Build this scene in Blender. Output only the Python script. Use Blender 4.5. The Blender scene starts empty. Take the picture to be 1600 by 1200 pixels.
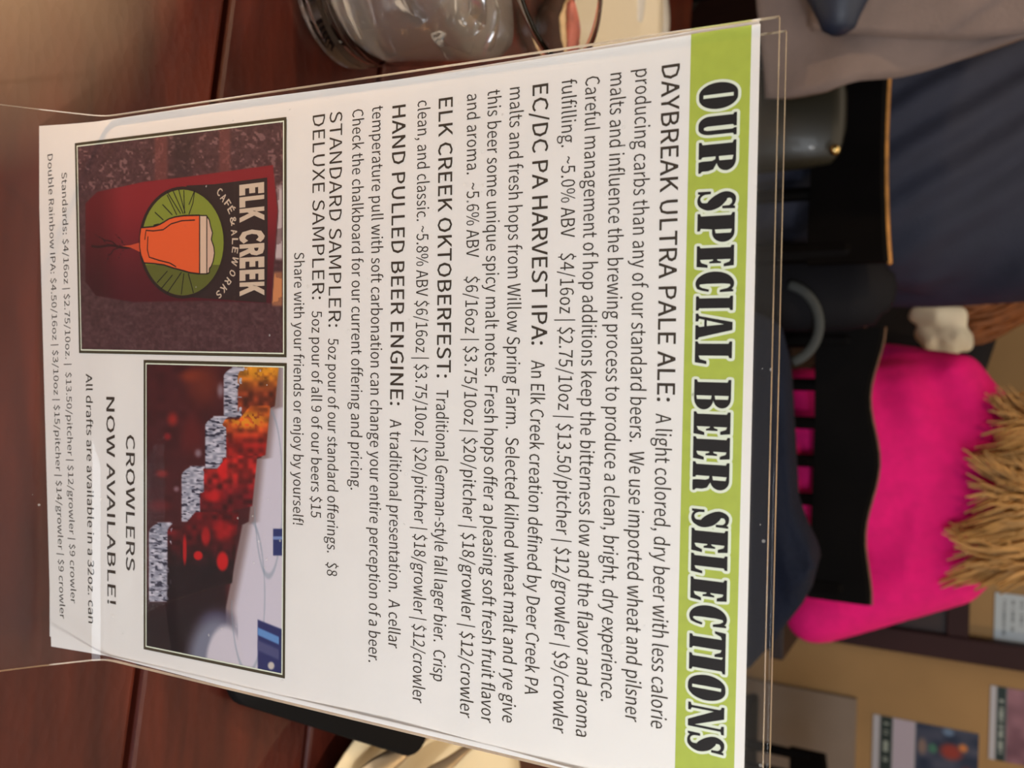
import bpy, bmesh, math, random
import numpy as np
from mathutils import Vector, Matrix
from mathutils.geometry import tessellate_polygon

random.seed(4)
rng = np.random.default_rng(4)
scene = bpy.context.scene
COL = scene.collection

# ------------------------------------------------------------------ camera
F_PX = 1340.0
PITCH = math.radians(28)
upw = np.array([.0256, math.cos(PITCH), math.sin(PITCH)]); upw /= np.linalg.norm(upw)
Bk = np.array([0, 0, 1.0])
Fw = -Bk - (-Bk @ upw) * upw; Fw /= np.linalg.norm(Fw)
Xw = np.cross(Fw, upw)
M = np.stack([Xw, Fw, upw])            # (right, up, back) of the held camera -> world
CAM = np.array([0, 0, 1.098])

cam_d = bpy.data.cameras.new('camera')
cam = bpy.data.objects.new('camera', cam_d)
COL.objects.link(cam)
Rw, Uw, Bw = M @ np.array([1., 0, 0]), M @ np.array([0, 1., 0]), M @ Bk
m = Matrix.Identity(4)
for i in range(3):                      # the phone is held turned a quarter: image right = up
    m[i][0] = Uw[i]; m[i][1] = -Rw[i]; m[i][2] = Bw[i]; m[i][3] = CAM[i]
cam.matrix_world = m
cam_d.sensor_width = 36
cam_d.lens = F_PX * 36 / 1600
cam_d.clip_start = .01
cam_d.dof.use_dof = True
cam_d.dof.focus_distance = .29
cam_d.dof.aperture_fstop = cam_d.lens / 2.0
scene.camera = cam

scene.view_settings.view_transform = 'Standard'
scene.view_settings.look = 'None'
scene.view_settings.gamma = 1
scene.view_settings.use_curve_mapping = False
scene.view_settings.exposure = 0.12

# ------------------------------------------------------------------ light
world = bpy.data.worlds.new('world'); scene.world = world
world.use_nodes = True
world.node_tree.nodes['Background'].inputs[0].default_value = (.75, .83, 1, 1)
world.node_tree.nodes['Background'].inputs[1].default_value = .5


def area(name, loc, target, sx, sy, power, col):
    l = bpy.data.lights.new(name, 'AREA'); l.shape = 'RECTANGLE'
    l.size = sx; l.size_y = sy; l.energy = power; l.color = col
    o = bpy.data.objects.new(name, l); COL.objects.link(o)
    o.location = loc
    d = Vector(target) - Vector(loc)
    o.rotation_euler = d.to_track_quat('-Z', 'Y').to_euler()
    return o


area('window_daylight', (1.3, -2.35, 1.75), (.2, .8, .95), 1.8, 1.3, 38, (.86, .93, 1))
area('ceiling_glow', (-.2, .9, 2.68), (-.2, 1.2, 0), 3.2, 3.2, 34, (1, .82, .62))


def ray(x, y):
    return M @ np.array([(y - 600) / F_PX, (x - 800) / F_PX, -1.])


def at(x, y, Y):
    d = ray(x, y); return Vector(CAM + d * (Y / d[1]))


def onz(x, y, z):
    d = ray(x, y); return Vector(CAM + d * ((z - CAM[2]) / d[2]))


# ------------------------------------------------------------------ materials
def lin(c):
    c = np.array(c[:3]) / 255.
    return tuple(np.where(c <= .04045, c / 12.92, ((c + .055) / 1.055) ** 2.4)) + (1.,)


def base_mat(name):
    mt = bpy.data.materials.new(name); mt.use_nodes = True
    nt = mt.node_tree
    return mt, nt, nt.nodes['Principled BSDF']


def mat(name, rgb, rough=.6, metal=0, noise=0, scale=20, bump=0, bscale=60, coat=0, sheen=0, spec=.5, stretch=None):
    mt, nt, b = base_mat(name)
    c = lin(rgb)
    b.inputs['Base Color'].default_value = c
    b.inputs['Roughness'].default_value = rough
    b.inputs['Metallic'].default_value = metal
    b.inputs['Coat Weight'].default_value = coat
    b.inputs['Sheen Weight'].default_value = sheen
    b.inputs['Specular IOR Level'].default_value = spec
    tc = nt.nodes.new('ShaderNodeTexCoord')
    src = tc.outputs['Object']
    if stretch:
        mp = nt.nodes.new('ShaderNodeMapping'); mp.inputs['Scale'].default_value = stretch
        nt.links.new(src, mp.inputs[0]); src = mp.outputs[0]
    n = nt.nodes.new('ShaderNodeTexNoise'); n.inputs['Scale'].default_value = scale
    n.inputs['Detail'].default_value = 6
    nt.links.new(src, n.inputs['Vector'])
    r = nt.nodes.new('ShaderNodeValToRGB')
    k = noise
    r.color_ramp.elements[0].position = .3; r.color_ramp.elements[1].position = .7
    r.color_ramp.elements[0].color = tuple(v * (1 - k) for v in c[:3]) + (1,)
    r.color_ramp.elements[1].color = tuple(min(1, v * (1 + k)) for v in c[:3]) + (1,)
    nt.links.new(n.outputs[0], r.inputs[0])
    nt.links.new(r.outputs[0], b.inputs['Base Color'])
    if bump:
        n2 = nt.nodes.new('ShaderNodeTexNoise'); n2.inputs['Scale'].default_value = bscale
        nt.links.new(src, n2.inputs['Vector'])
        bp = nt.nodes.new('ShaderNodeBump'); bp.inputs['Strength'].default_value = bump
        bp.inputs['Distance'].default_value = .01
        nt.links.new(n2.outputs[0], bp.inputs['Height'])
        nt.links.new(bp.outputs[0], b.inputs['Normal'])
    return mt


def flat(name, rgb, rough=.55):
    mt, nt, b = base_mat(name)
    b.inputs['Base Color'].default_value = lin(rgb)
    b.inputs['Roughness'].default_value = rough
    b.inputs['Specular IOR Level'].default_value = .3
    return mt


def vcol_mat(name, rough=.5):
    mt, nt, b = base_mat(name)
    a = nt.nodes.new('ShaderNodeVertexColor'); a.layer_name = 'print'
    nt.links.new(a.outputs[0], b.inputs['Base Color'])
    b.inputs['Roughness'].default_value = rough
    b.inputs['Specular IOR Level'].default_value = .3
    return mt


def clear_mat(name, ior=1.49, tint=(1, 1, 1, 1), scratch=0, rough=.02, haze=0):
    """thin clear sheet: transmits straight through, mirrors by Fresnel"""
    mt = bpy.data.materials.new(name); mt.use_nodes = True
    nt = mt.node_tree; nt.nodes.clear()
    out = nt.nodes.new('ShaderNodeOutputMaterial')
    mix = nt.nodes.new('ShaderNodeMixShader'); fr = nt.nodes.new('ShaderNodeFresnel')
    fr.inputs[0].default_value = ior
    t = nt.nodes.new('ShaderNodeBsdfTransparent'); t.inputs[0].default_value = tint
    g = nt.nodes.new('ShaderNodeBsdfGlossy'); g.inputs['Roughness'].default_value = rough
    ge = nt.nodes.new('ShaderNodeNewGeometry')
    inv = nt.nodes.new('ShaderNodeMath'); inv.operation = 'SUBTRACT'; inv.inputs[0].default_value = 1
    nt.links.new(ge.outputs['Backfacing'], inv.inputs[1])
    fm = nt.nodes.new('ShaderNodeMath'); fm.operation = 'MULTIPLY'
    nt.links.new(fr.outputs[0], fm.inputs[0]); nt.links.new(inv.outputs[0], fm.inputs[1])
    nt.links.new(fm.outputs[0], mix.inputs[0])
    nt.links.new(g.outputs[0], mix.inputs[2])
    if haze:
        d = nt.nodes.new('ShaderNodeBsdfDiffuse'); d.inputs[0].default_value = (.8, .78, .74, 1)
        m2 = nt.nodes.new('ShaderNodeMixShader')
        tc = nt.nodes.new('ShaderNodeTexCoord')
        v = nt.nodes.new('ShaderNodeTexVoronoi'); v.inputs['Scale'].default_value = 180
        nt.links.new(tc.outputs['Object'], v.inputs['Vector'])
        n = nt.nodes.new('ShaderNodeTexNoise'); n.inputs['Scale'].default_value = 25
        nt.links.new(tc.outputs['Object'], n.inputs['Vector'])
        lt = nt.nodes.new('ShaderNodeMath'); lt.operation = 'LESS_THAN'; lt.inputs[1].default_value = .09
        nt.links.new(v.outputs['Distance'], lt.inputs[0])
        gt = nt.nodes.new('ShaderNodeMath'); gt.operation = 'GREATER_THAN'; gt.inputs[1].default_value = .62
        nt.links.new(n.outputs[0], gt.inputs[0])
        mu = nt.nodes.new('ShaderNodeMath'); mu.operation = 'MULTIPLY'
        nt.links.new(lt.outputs[0], mu.inputs[0]); nt.links.new(gt.outputs[0], mu.inputs[1])
        ma = nt.nodes.new('ShaderNodeMath'); ma.operation = 'MULTIPLY_ADD'
        ma.inputs[1].default_value = .25; ma.inputs[2].default_value = haze
        nt.links.new(mu.outputs[0], ma.inputs[0])
        nt.links.new(ma.outputs[0], m2.inputs[0])
        nt.links.new(t.outputs[0], m2.inputs[1]); nt.links.new(d.outputs[0], m2.inputs[2])
        nt.links.new(m2.outputs[0], mix.inputs[1])
    else:
        nt.links.new(t.outputs[0], mix.inputs[1])
    nt.links.new(mix.outputs[0], out.inputs[0])
    return mt


def glass_mat(name, col=(1, 1, 1, 1), ior=1.5, rough=0.0):
    mt = bpy.data.materials.new(name); mt.use_nodes = True
    b = mt.node_tree.nodes['Principled BSDF']
    b.inputs['Base Color'].default_value = col
    b.inputs['Transmission Weight'].default_value = 1
    b.inputs['IOR'].default_value = ior
    b.inputs['Roughness'].default_value = rough
    return mt


# ------------------------------------------------------------------ object helpers
def tag(o, label=None, cat=None, group=None, kind=None):
    if label: o['label'] = label
    if cat: o['category'] = cat
    if group: o['group'] = group
    if kind: o['kind'] = kind
    return o


def empty(name, loc, label=None, cat=None, group=None, rz=0):
    o = bpy.data.objects.new(name, None); COL.objects.link(o)
    o.location = loc; o.rotation_euler = (0, 0, rz)
    o.empty_display_size = .05
    return tag(o, label, cat, group)


def obj(name, me, mt=None, parent=None, smooth=False):
    """mesh given in world space; keeps it there under its parent"""
    if isinstance(me, bmesh.types.BMesh):
        bm = me; me = bpy.data.meshes.new(name); bm.to_mesh(me); bm.free()
    o = bpy.data.objects.new(name, me); COL.objects.link(o)
    if mt is not None and not me.materials:
        for q in (mt if isinstance(mt, (list, tuple)) else [mt]):
            me.materials.append(q)
    if smooth:
        me.polygons.foreach_set('use_smooth', [True] * len(me.polygons))
    if parent is not None:
        o.parent = parent
        bpy.context.view_layer.update()
        o.matrix_parent_inverse = parent.matrix_world.inverted()
    return o


def pydata(name, v, f):
    me = bpy.data.meshes.new(name); me.from_pydata([tuple(p) for p in v], [], f); me.update()
    return me


def box_bm(c, s, rot=0, bevel=0, seg=2, bm=None):
    own = bm is None
    b = bmesh.new()
    bmesh.ops.create_cube(b, size=1)
    bmesh.ops.scale(b, vec=s, verts=b.verts)
    if bevel:
        bmesh.ops.bevel(b, geom=list(b.edges), offset=bevel, segments=seg, affect='EDGES', profile=.5)
    bmesh.ops.rotate(b, cent=(0, 0, 0), matrix=Matrix.Rotation(rot, 3, 'Z'), verts=b.verts)
    bmesh.ops.translate(b, vec=c, verts=b.verts)
    if own: return b
    me = bpy.data.meshes.new('t'); b.to_mesh(me); b.free(); bm.from_mesh(me); bpy.data.meshes.remove(me)
    return bm


def lathe(profile, seg=48, c=(0, 0, 0), close=False):
    v = []; f = []
    n = len(profile)
    for i in range(seg):
        a = 2 * math.pi * i / seg
        for r, z in profile:
            v.append((c[0] + r * math.cos(a), c[1] + r * math.sin(a), c[2] + z))
    for i in range(seg):
        j = (i + 1) % seg
        for k in range(n if close else n - 1):
            l = (k + 1) % n
            f.append((i * n + k, j * n + k, j * n + l, i * n + l))
    me = pydata('lathe', v, f)
    bm = bmesh.new(); bm.from_mesh(me)
    bmesh.ops.remove_doubles(bm, verts=bm.verts, dist=1e-6)
    bmesh.ops.recalc_face_normals(bm, faces=bm.faces)
    return bm


def tube(pts, radii, seg=12, flat_=1.0, bm=None, up=None, caps=True):
    """a lofted tube; radii scalar or (rx, ry) pairs; rounded caps"""
    if bm is None: bm = bmesh.new()
    P = [Vector(p) for p in pts]
    R = [(r, r * flat_) if not isinstance(r, (tuple, list)) else r for r in radii]
    rings = []
    ref = Vector(up) if up else None
    prev = None
    for i, p in enumerate(P):
        t = (P[min(i + 1, len(P) - 1)] - P[max(i - 1, 0)]).normalized()
        if ref is not None:
            x = ref - t * ref.dot(t)
            if x.length < 1e-4: x = prev
            x = x.normalized()
        elif prev is None:
            a = Vector((1, 0, 0)) if abs(t.x) < .8 else Vector((0, 1, 0))
            x = (a - t * a.dot(t)).normalized()
        else:
            x = (prev - t * prev.dot(t)).normalized()
        prev = x
        y = t.cross(x)
        rings.append((p, t, x, y, R[i]))
    allr = []
    if caps:
        p, t, x, y, r = rings[0]
        for k in (.35, .8):
            s = math.sin(k * math.pi / 2) if False else k
            allr.append((p - t * min(r) * math.sqrt(max(0, 1 - s * s)), x, y, (r[0] * s, r[1] * s)))
    for p, t, x, y, r in rings: allr.append((p, x, y, r))
    if caps:
        p, t, x, y, r = rings[-1]
        for s in (.8, .35):
            allr.append((p + t * min(r) * math.sqrt(1 - s * s), x, y, (r[0] * s, r[1] * s)))
    vs = []
    for p, x, y, r in allr:
        vs.append([bm.verts.new(p + x * r[0] * math.cos(2 * math.pi * k / seg) + y * r[1] * math.sin(2 * math.pi * k / seg)) for k in range(seg)])
    for a, b in zip(vs[:-1], vs[1:]):
        for k in range(seg):
            bm.faces.new((a[k], a[(k + 1) % seg], b[(k + 1) % seg], b[k]))
    bm.faces.new(list(reversed(vs[0]))); bm.faces.new(vs[-1])
    return bm


def remesh(bm, voxel, smooth=4, name='body'):
    me = bpy.data.meshes.new(name); bmesh.ops.recalc_face_normals(bm, faces=bm.faces)
    bm.to_mesh(me); bm.free()
    o = bpy.data.objects.new('tmp', me); COL.objects.link(o)
    md = o.modifiers.new('r', 'REMESH'); md.mode = 'VOXEL'; md.voxel_size = voxel
    sm = o.modifiers.new('s', 'SMOOTH'); sm.iterations = smooth; sm.factor = .6
    dg = bpy.context.evaluated_depsgraph_get(); dg.update()
    out = bpy.data.meshes.new_from_object(o.evaluated_get(dg))
    out.name = name
    bpy.data.objects.remove(o); bpy.data.meshes.remove(me)
    out.materials.clear()
    return out


# ================================================================== ROOM
wood_floor = mat('floor boards brown', (62, 44, 34), .45, noise=.35, scale=6, stretch=(1, 12, 1))
wall_tan = mat('golden tan wall paint', (184, 150, 104), .8, noise=.14, scale=1.6)
wall_dark = mat('dark brown panelling', (52, 30, 28), .5, noise=.2, scale=8, stretch=(6, 1, 1))
ceil_m = mat('ceiling plaster', (150, 140, 125), .9)
post_m = mat('aubergine brown trim', (58, 36, 40), .6, spec=.25, noise=.15, scale=5)


def struct(name, bm, mt, parent=None, label=None):
    o = obj(name, bm, mt, parent)
    if parent is None: o['kind'] = 'structure'
    if label: o['label'] = label
    return o


XL, XR, YN, YF, ZT = -2.6, 2.4, -2.5, 3.42, 2.8
fl = bmesh.new()
floor_o = struct('floor', box_bm((0, .46, -.03), (5.2, 6.2, .03)), mat('floor underlay', (30, 22, 18), .8), label='dark brown wooden floor')
i = 0
bx = XL
board_me = None
while bx < XR - .01:
    if board_me is None:
        b = box_bm((0, 0, -.0075), (.155, 5.9, .015), bevel=.002, seg=1)
        board_me = bpy.data.meshes.new('board'); b.to_mesh(board_me); b.free()
        board_me.materials.append(wood_floor)
    o = bpy.data.objects.new('board', board_me); COL.objects.link(o)
    o.location = (bx + .08, .46, 0); o.parent = floor_o
    bx += .16; i += 1
struct('wall_back', box_bm((0, YF + .05, 1.4), (5.0, .1, 2.8)), wall_tan, label='golden tan painted wall')
struct('wall_left', box_bm((XL - .05, .46, 1.4), (.1, 6.0, 2.8)), mat('left wall brown plaster', (96, 74, 56), .85, noise=.1, scale=2), label='brown plaster wall')
struct('wall_right', box_bm((XR + .05, .46, 1.4), (.1, 6.0, 2.8)), wall_tan, label='golden tan side wall')
struct('ceiling', box_bm((-.1, .46, ZT + .05), (5.2, 6.2, .1)), ceil_m, label='pale plaster ceiling')
# wall behind the camera with its window
wf = bmesh.new()
box_bm((-1.15, YN - .05, 1.4), (2.9, .1, 2.8), bm=wf)
box_bm((2.3, YN - .05, 1.4), (.2, .1, 2.8), bm=wf)
box_bm((1.25, YN - .05, .5), (1.9, .1, 1.0), bm=wf)
box_bm((1.25, YN - .05, 2.62), (1.9, .1, .36), bm=wf)
struct('wall_front', wf, mat('front wall brown plaster', (110, 88, 66), .85), label='plaster wall with window')
wn = bmesh.new()
for s in (.3, 1.25, 2.2): box_bm((s, YN - .04, 1.72), (.06, .08, 1.44), bm=wn)
for z in (1.02, 2.42): box_bm((1.25, YN - .04, z), (1.9, .08, .06), bm=wn)
w1 = struct('window_1', wn, post_m, label='dark framed window')
struct('pane', box_bm((1.25, YN - .05, 1.72), (1.84, .004, 1.36)), clear_mat('window glass', 1.45), w1)
PX0 = at(1600, 1011, YF - .06).x; PX1 = at(1600, 1050, YF - .06).x; RZ = at(1497, 960, YF - .07).z
# dark lower panelling behind the woman, upright post, rail
struct('trim_1', box_bm(((XL + PX0) / 2, YF - .018, RZ / 2), (PX0 - XL, .03, RZ)), wall_dark, label='dark brown panelling below the rail')
struct('trim_2', box_bm(((PX0 + PX1) / 2, YF - .035, 1.4), (PX1 - PX0, .06, 2.8), bevel=.006), post_m, label='dark aubergine brown upright post')
struct('trim_3', box_bm(((XL + PX0) / 2, YF - .035, RZ), (PX0 - XL, .045, .07), bevel=.005), post_m, label='dark brown rail along the wall')
struct('baseboard_back', box_bm(((PX1 + XR) / 2, YF - .012, .07), (XR - PX1, .02, .14)), post_m, label='dark baseboard')


def grid_print(name, corners, nu, nv, fn, mt, parent=None, off=0.0):
    """flat printed picture; corners bl, br, tl, tr; colour attribute from fn(s, t)"""
    bl, br, tl, tr = [np.array(c) for c in corners]
    s, t = np.meshgrid(np.linspace(0, 1, nu), np.linspace(0, 1, nv))
    P = (bl[None, None] * ((1 - s) * (1 - t))[..., None] + br * (s * (1 - t))[..., None] +
         tl * ((1 - s) * t)[..., None] + tr * (s * t)[..., None])
    V = P.reshape(-1, 3)
    idx = np.arange(nu * nv).reshape(nv, nu)
    Fq = np.stack([idx[:-1, :-1], idx[:-1, 1:], idx[1:, 1:], idx[1:, :-1]], -1).reshape(-1, 4)
    me = bpy.data.meshes.new(name)
    me.vertices.add(len(V)); me.vertices.foreach_set('co', V.ravel())
    me.loops.add(len(Fq) * 4); me.loops.foreach_set('vertex_index', Fq.ravel())
    me.polygons.add(len(Fq)); me.polygons.foreach_set('loop_start', np.arange(0, len(Fq) * 4, 4))
    me.update(); me.validate()
    c = fn(s, t)
    c = np.clip(c, 0, 255) / 255.
    c = np.where(c <= .04045, c / 12.92, ((c + .055) / 1.055) ** 2.4)
    rgba = np.concatenate([c, np.ones(c.shape[:2] + (1,))], -1).reshape(-1, 4)
    a = me.color_attributes.new('print', 'FLOAT_COLOR', 'POINT')
    a.data.foreach_set('color', rgba.ravel().astype(np.float32))
    return obj(name, me, mt, parent)


def vnoise(x, y, sc, seed=0):
    """smooth value noise for printed pictures"""
    r = np.random.default_rng(seed); g = r.random((96, 96))
    x = x / sc; y = y / sc
    xi = np.floor(x).astype(int); yi = np.floor(y).astype(int)
    fx = x - xi; fy = y - yi
    fx = fx * fx * (3 - 2 * fx); fy = fy * fy * (3 - 2 * fy)
    g00 = g[yi % 96, xi % 96]; g10 = g[yi % 96, (xi + 1) % 96]
    g01 = g[(yi + 1) % 96, xi % 96]; g11 = g[(yi + 1) % 96, (xi + 1) % 96]
    return (g00 * (1 - fx) + g10 * fx) * (1 - fy) + (g01 * (1 - fx) + g11 * fx) * fy


def sstep(a, b, x):
    t = np.clip((x - a) / (b - a), 0, 1); return t * t * (3 - 2 * t)


def blend(c, rgb, w):
    return c * (1 - w[..., None]) + np.array(rgb, float) * w[..., None]


def blob(x, y, cx, cy, rx, ry, soft=.5):
    d = np.sqrt(((x - cx) / rx) ** 2 + ((y - cy) / ry) ** 2)
    return 1 - sstep(1 - soft, 1 + soft, d)


def band(v, a, b, s=1.0):
    return sstep(a - s, a + s, v) * (1 - sstep(b - s, b + s, v))


VC = vcol_mat('printed picture ink')


def wall_sheet(name, x0, x1, z0, z1, fn, label, nu=70, nv=90):
    y = YF - .006
    root = empty(name, ((x0 + x1) / 2, YF, z0), label, 'poster', None)
    obj('backing', box_bm(((x0 + x1) / 2, YF - .003, (z0 + z1) / 2), (x1 - x0, .004, z1 - z0)), flat('poster card', (215, 215, 225)), root)
    grid_print('print', [(x0, y, z0), (x1, y, z0), (x0, y, z1), (x1, y, z1)], nu, nv, fn, VC, root)
    return root


def poster_a(s, t):
    c = np.ones(s.shape + (3,)) * np.array([205., 208, 222])
    c = blend(c, (48, 62, 62), band(t, .07, .19, .008))
    c = blend(c, (170, 185, 180), band(t, .105, .155, .006) * (vnoise(s * 60, t * 8, 1, 3) > .5) * band(s, .08, .62, .01))
    c = blend(c, (205, 198, 220), band(t, .2, .405, .008))
    ph = band(t, .415, 2, .008)
    n = vnoise(s * 8, t * 8, 1, 5)
    pic = np.stack([40 + 55 * n, 55 + 45 * n, 85 + 40 * n], -1)
    pic = blend(pic, (170, 70, 62), blob(s, t, .3, .75, .1, .1))
    pic = blend(pic, (235, 150, 90), blob(s, t, .22, .86, .05, .04))
    pic = blend(pic, (150, 60, 70), blob(s, t, .62, .9, .14, .07))
    pic = blend(pic, (80, 140, 120), blob(s, t, .3, .58, .06, .04))
    pic = blend(pic, (150, 130, 125), blob(s, t, .3, .48, .1, .04))
    pic = blend(pic, (120, 150, 190), blob(s, t, .05, .72, .05, .05))
    return c * (1 - ph[..., None]) + pic * ph[..., None]


def poster_b(s, t):
    c = np.ones(s.shape + (3,)) * np.array([210., 214, 228])
    c = blend(c, (42, 62, 66), band(t, .055, .135, .006))
    c = blend(c, (185, 200, 200), band(t, .078, .112, .005) * (vnoise(s * 46, t * 20, 1, 8) > .45) * band(s, .1, .9, .01))
    ph = band(t, .14, 2, .006)
    n = vnoise(s * 7, t * 9, 1, 9)
    pic = np.stack([120 + 60 * n, 85 + 50 * n, 105 + 50 * n], -1)
    return c * (1 - ph[..., None]) + pic * ph[..., None]


def notice(s, t):
    c = np.ones(s.shape + (3,)) * np.array([206., 222, 236])
    for k in range(6):
        z = .12 + k * .13
        c = blend(c, (135, 150, 165), band(t, z, z + .045, .01) * band(s, .12, .85 - .1 * (k % 3), .01) * (vnoise(s * 40, t * 3 + k * 9, 1, 2) > .35))
    return c


pa = at(1365, 1115, YF); pb = at(1530, 1140, YF)
wall_sheet('poster', pa.x, pa.x + .27, pa.z, pb.z, poster_a, 'poster with white and dark green strips under a dark blue picture')
pc = at(1548, 1070, YF); pd = at(1548, 1185, YF)
wall_sheet('poster', pc.x, pd.x, pc.z, pc.z + .36, poster_b, 'mauve poster with dark green title strip, higher and left of the blue one')
pe = at(1555, 925, YF); pf = at(1555, 1002, YF)
wall_sheet('notice', pe.x, pf.x, pe.z, pe.z + .2, notice, 'white paper notice with grey text beside the dark post')['category'] = 'notice'

# ================================================================== TABLE
TZ = .75
RT = -.125
wood = None


def table_wood(name, seed):
    mt, nt, b = base_mat(name)
    tc = nt.nodes.new('ShaderNodeTexCoord')
    mp = nt.nodes.new('ShaderNodeMapping'); mp.inputs['Scale'].default_value = (1.6, 9, 6)
    mp.inputs['Location'].default_value = (seed * 3.1, seed * 1.7, 0)
    nt.links.new(tc.outputs['Object'], mp.inputs[0])
    n = nt.nodes.new('ShaderNodeTexNoise'); n.inputs['Scale'].default_value = 5
    n.inputs['Detail'].default_value = 4; n.inputs['Distortion'].default_value = .25
    nt.links.new(mp.outputs[0], n.inputs['Vector'])
    r = nt.nodes.new('ShaderNodeValToRGB')
    e = r.color_ramp.elements
    e[0].position = .3; e[0].color = lin((58, 20, 14))
    e[1].position = .72; e[1].color = lin((98, 38, 23))
    m_ = e.new(.5); m_.color = lin((76, 28, 18))
    nt.links.new(n.outputs[0], r.inputs[0])
    nt.links.new(r.outputs[0], b.inputs['Base Color'])
    # greyish glare on the near left lacquer, painted into the wood colour; fine scratches
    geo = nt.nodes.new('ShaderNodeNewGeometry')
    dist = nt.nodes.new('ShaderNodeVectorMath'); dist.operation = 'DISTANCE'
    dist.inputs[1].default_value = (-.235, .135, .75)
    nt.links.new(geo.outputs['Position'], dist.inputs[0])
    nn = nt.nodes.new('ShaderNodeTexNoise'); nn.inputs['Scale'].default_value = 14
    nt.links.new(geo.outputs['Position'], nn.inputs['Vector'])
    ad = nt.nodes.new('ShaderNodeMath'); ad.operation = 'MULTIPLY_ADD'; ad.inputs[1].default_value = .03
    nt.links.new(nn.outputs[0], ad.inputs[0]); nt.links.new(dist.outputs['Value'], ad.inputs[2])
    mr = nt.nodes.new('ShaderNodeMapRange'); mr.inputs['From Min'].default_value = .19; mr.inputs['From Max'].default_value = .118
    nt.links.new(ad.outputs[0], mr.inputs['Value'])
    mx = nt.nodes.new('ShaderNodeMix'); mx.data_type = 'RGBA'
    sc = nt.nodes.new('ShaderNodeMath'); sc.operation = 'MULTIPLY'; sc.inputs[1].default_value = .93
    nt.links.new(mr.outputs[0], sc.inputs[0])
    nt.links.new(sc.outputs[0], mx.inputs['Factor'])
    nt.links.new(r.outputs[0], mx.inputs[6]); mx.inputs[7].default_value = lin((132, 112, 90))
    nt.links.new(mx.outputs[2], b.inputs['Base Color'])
    # scratches
    mp2 = nt.nodes.new('ShaderNodeMapping'); mp2.inputs['Rotation'].default_value = (0, 0, 1.0); mp2.inputs['Scale'].default_value = (1, 1.7, 1)
    nt.links.new(geo.outputs['Position'], mp2.inputs[0])
    v = nt.nodes.new('ShaderNodeTexVoronoi'); v.inputs['Scale'].default_value = 130
    nt.links.new(mp2.outputs[0], v.inputs['Vector'])
    bp = nt.nodes.new('ShaderNodeBump'); bp.inputs['Strength'].default_value = .22; bp.inputs['Distance'].default_value = .0008
    nt.links.new(v.outputs['Distance'], bp.inputs['Height'])
    b.inputs['Roughness'].default_value = .42
    b.inputs['Specular IOR Level'].default_value = .35
    b.inputs['Coat Weight'].default_value = .06
    b.inputs['Coat Roughness'].default_value = .2
    nt.links.new(bp.outputs[0], b.inputs['Normal'])
    return mt


table = empty('dining_table', (-.1, .45, 0), 'dark red brown plank table in the foreground, holding the menu stand', 'table', rz=RT)
rot = Matrix.Rotation(RT, 3, 'Z')
O_t = Vector((-.171, .322, 0))
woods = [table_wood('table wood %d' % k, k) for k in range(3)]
PWD = .13
for k in range(-3, 6):
    me = bpy.data.meshes.new('plank')
    y0 = k * PWD
    b = box_bm((0, 0, 0), (1.25, PWD - .004, .028), bevel=.0025, seg=2)
    bmesh.ops.translate(b, vec=(.06, y0 + PWD / 2, -.014), verts=b.verts)
    bmesh.ops.rotate(b, cent=(0, 0, 0), matrix=rot, verts=b.verts)
    bmesh.ops.translate(b, vec=(O_t.x, O_t.y, TZ), verts=b.verts)
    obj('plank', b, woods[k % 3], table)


def tl(x, y, z):
    p = rot @ Vector((x, y, 0)); return Vector((p.x + O_t.x, p.y + O_t.y, z))


dk = mat('table frame dark stain', (42, 24, 18), .5)
ap = bmesh.new()
for cx, cy, sx, sy in ((.06, -.36, 1.15, .022), (.06, .75, 1.15, .022), (-.51, .195, .022, 1.1), (.63, .195, .022, 1.1)):
    b = box_bm((cx, cy, 0), (sx, sy, .08))
    bmesh.ops.rotate(b, cent=(0, 0, 0), matrix=rot, verts=b.verts)
    bmesh.ops.translate(b, vec=(O_t.x, O_t.y, TZ - .069), verts=b.verts)
    t_ = bpy.data.meshes.new('t'); b.to_mesh(t_); b.free(); ap.from_mesh(t_)
obj('apron', ap, dk, table)
obj('joint_backing', (lambda b: (bmesh.ops.rotate(b, cent=(0, 0, 0), matrix=rot, verts=b.verts), bmesh.ops.translate(b, vec=(O_t.x, O_t.y, TZ - .026), verts=b.verts), b)[2])(box_bm((.06, .195, 0), (1.23, 1.15, .008))), dk, table)
for lx, ly in ((-.47, -.32), (.59, -.32), (-.47, .71), (.59, .71)):
    p = tl(lx, ly, 0)
    obj('leg', box_bm((p.x, p.y, .361), (.06, .06, .72), rot=RT, bevel=.004), dk, table)

# ================================================================== MENU CARD AND HOLDER
def cr(x, y): return np.array([(y - 600) / F_PX, (x - 800) / F_PX, -1.])


cTL, cTR, cBL, cBR = cr(1188, 37), cr(1161, 1276), cr(160, 190), cr(160, 1023)
kb, ka, kd = np.linalg.solve(np.stack([cTR, -cTL, -cBR], 1), -cBL)
q = [M @ v for v in (ka * cTL, kb * cTR, cBL, kd * cBR)]
CW = .2159
kk = CW / np.linalg.norm(q[3] - q[2])
q = [CAM + kk * v for v in q]
CO = q[2]; CR = (q[3] - q[2]) / CW
CU = q[0] - q[2]; CH = np.linalg.norm(CU); CU = CU / CH
CU = CU - CR * (CU @ CR); CU /= np.linalg.norm(CU)
CN = np.cross(CR, CU)                     # toward the viewer
CN /= np.linalg.norm(CN)
if CN[1] > 0: CN = -CN
MENU_ROT = None


def cp(a, b, c=0.): return CO + a * CR + b * CU + c * CN


def pab(x, y):
    """photo pixel -> position on the sheet"""
    d = ray(x, y); t = ((CO - CAM) @ CN) / (d @ CN); p = CAM + t * d - CO
    return np.array([p @ CR, p @ CU])


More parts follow.
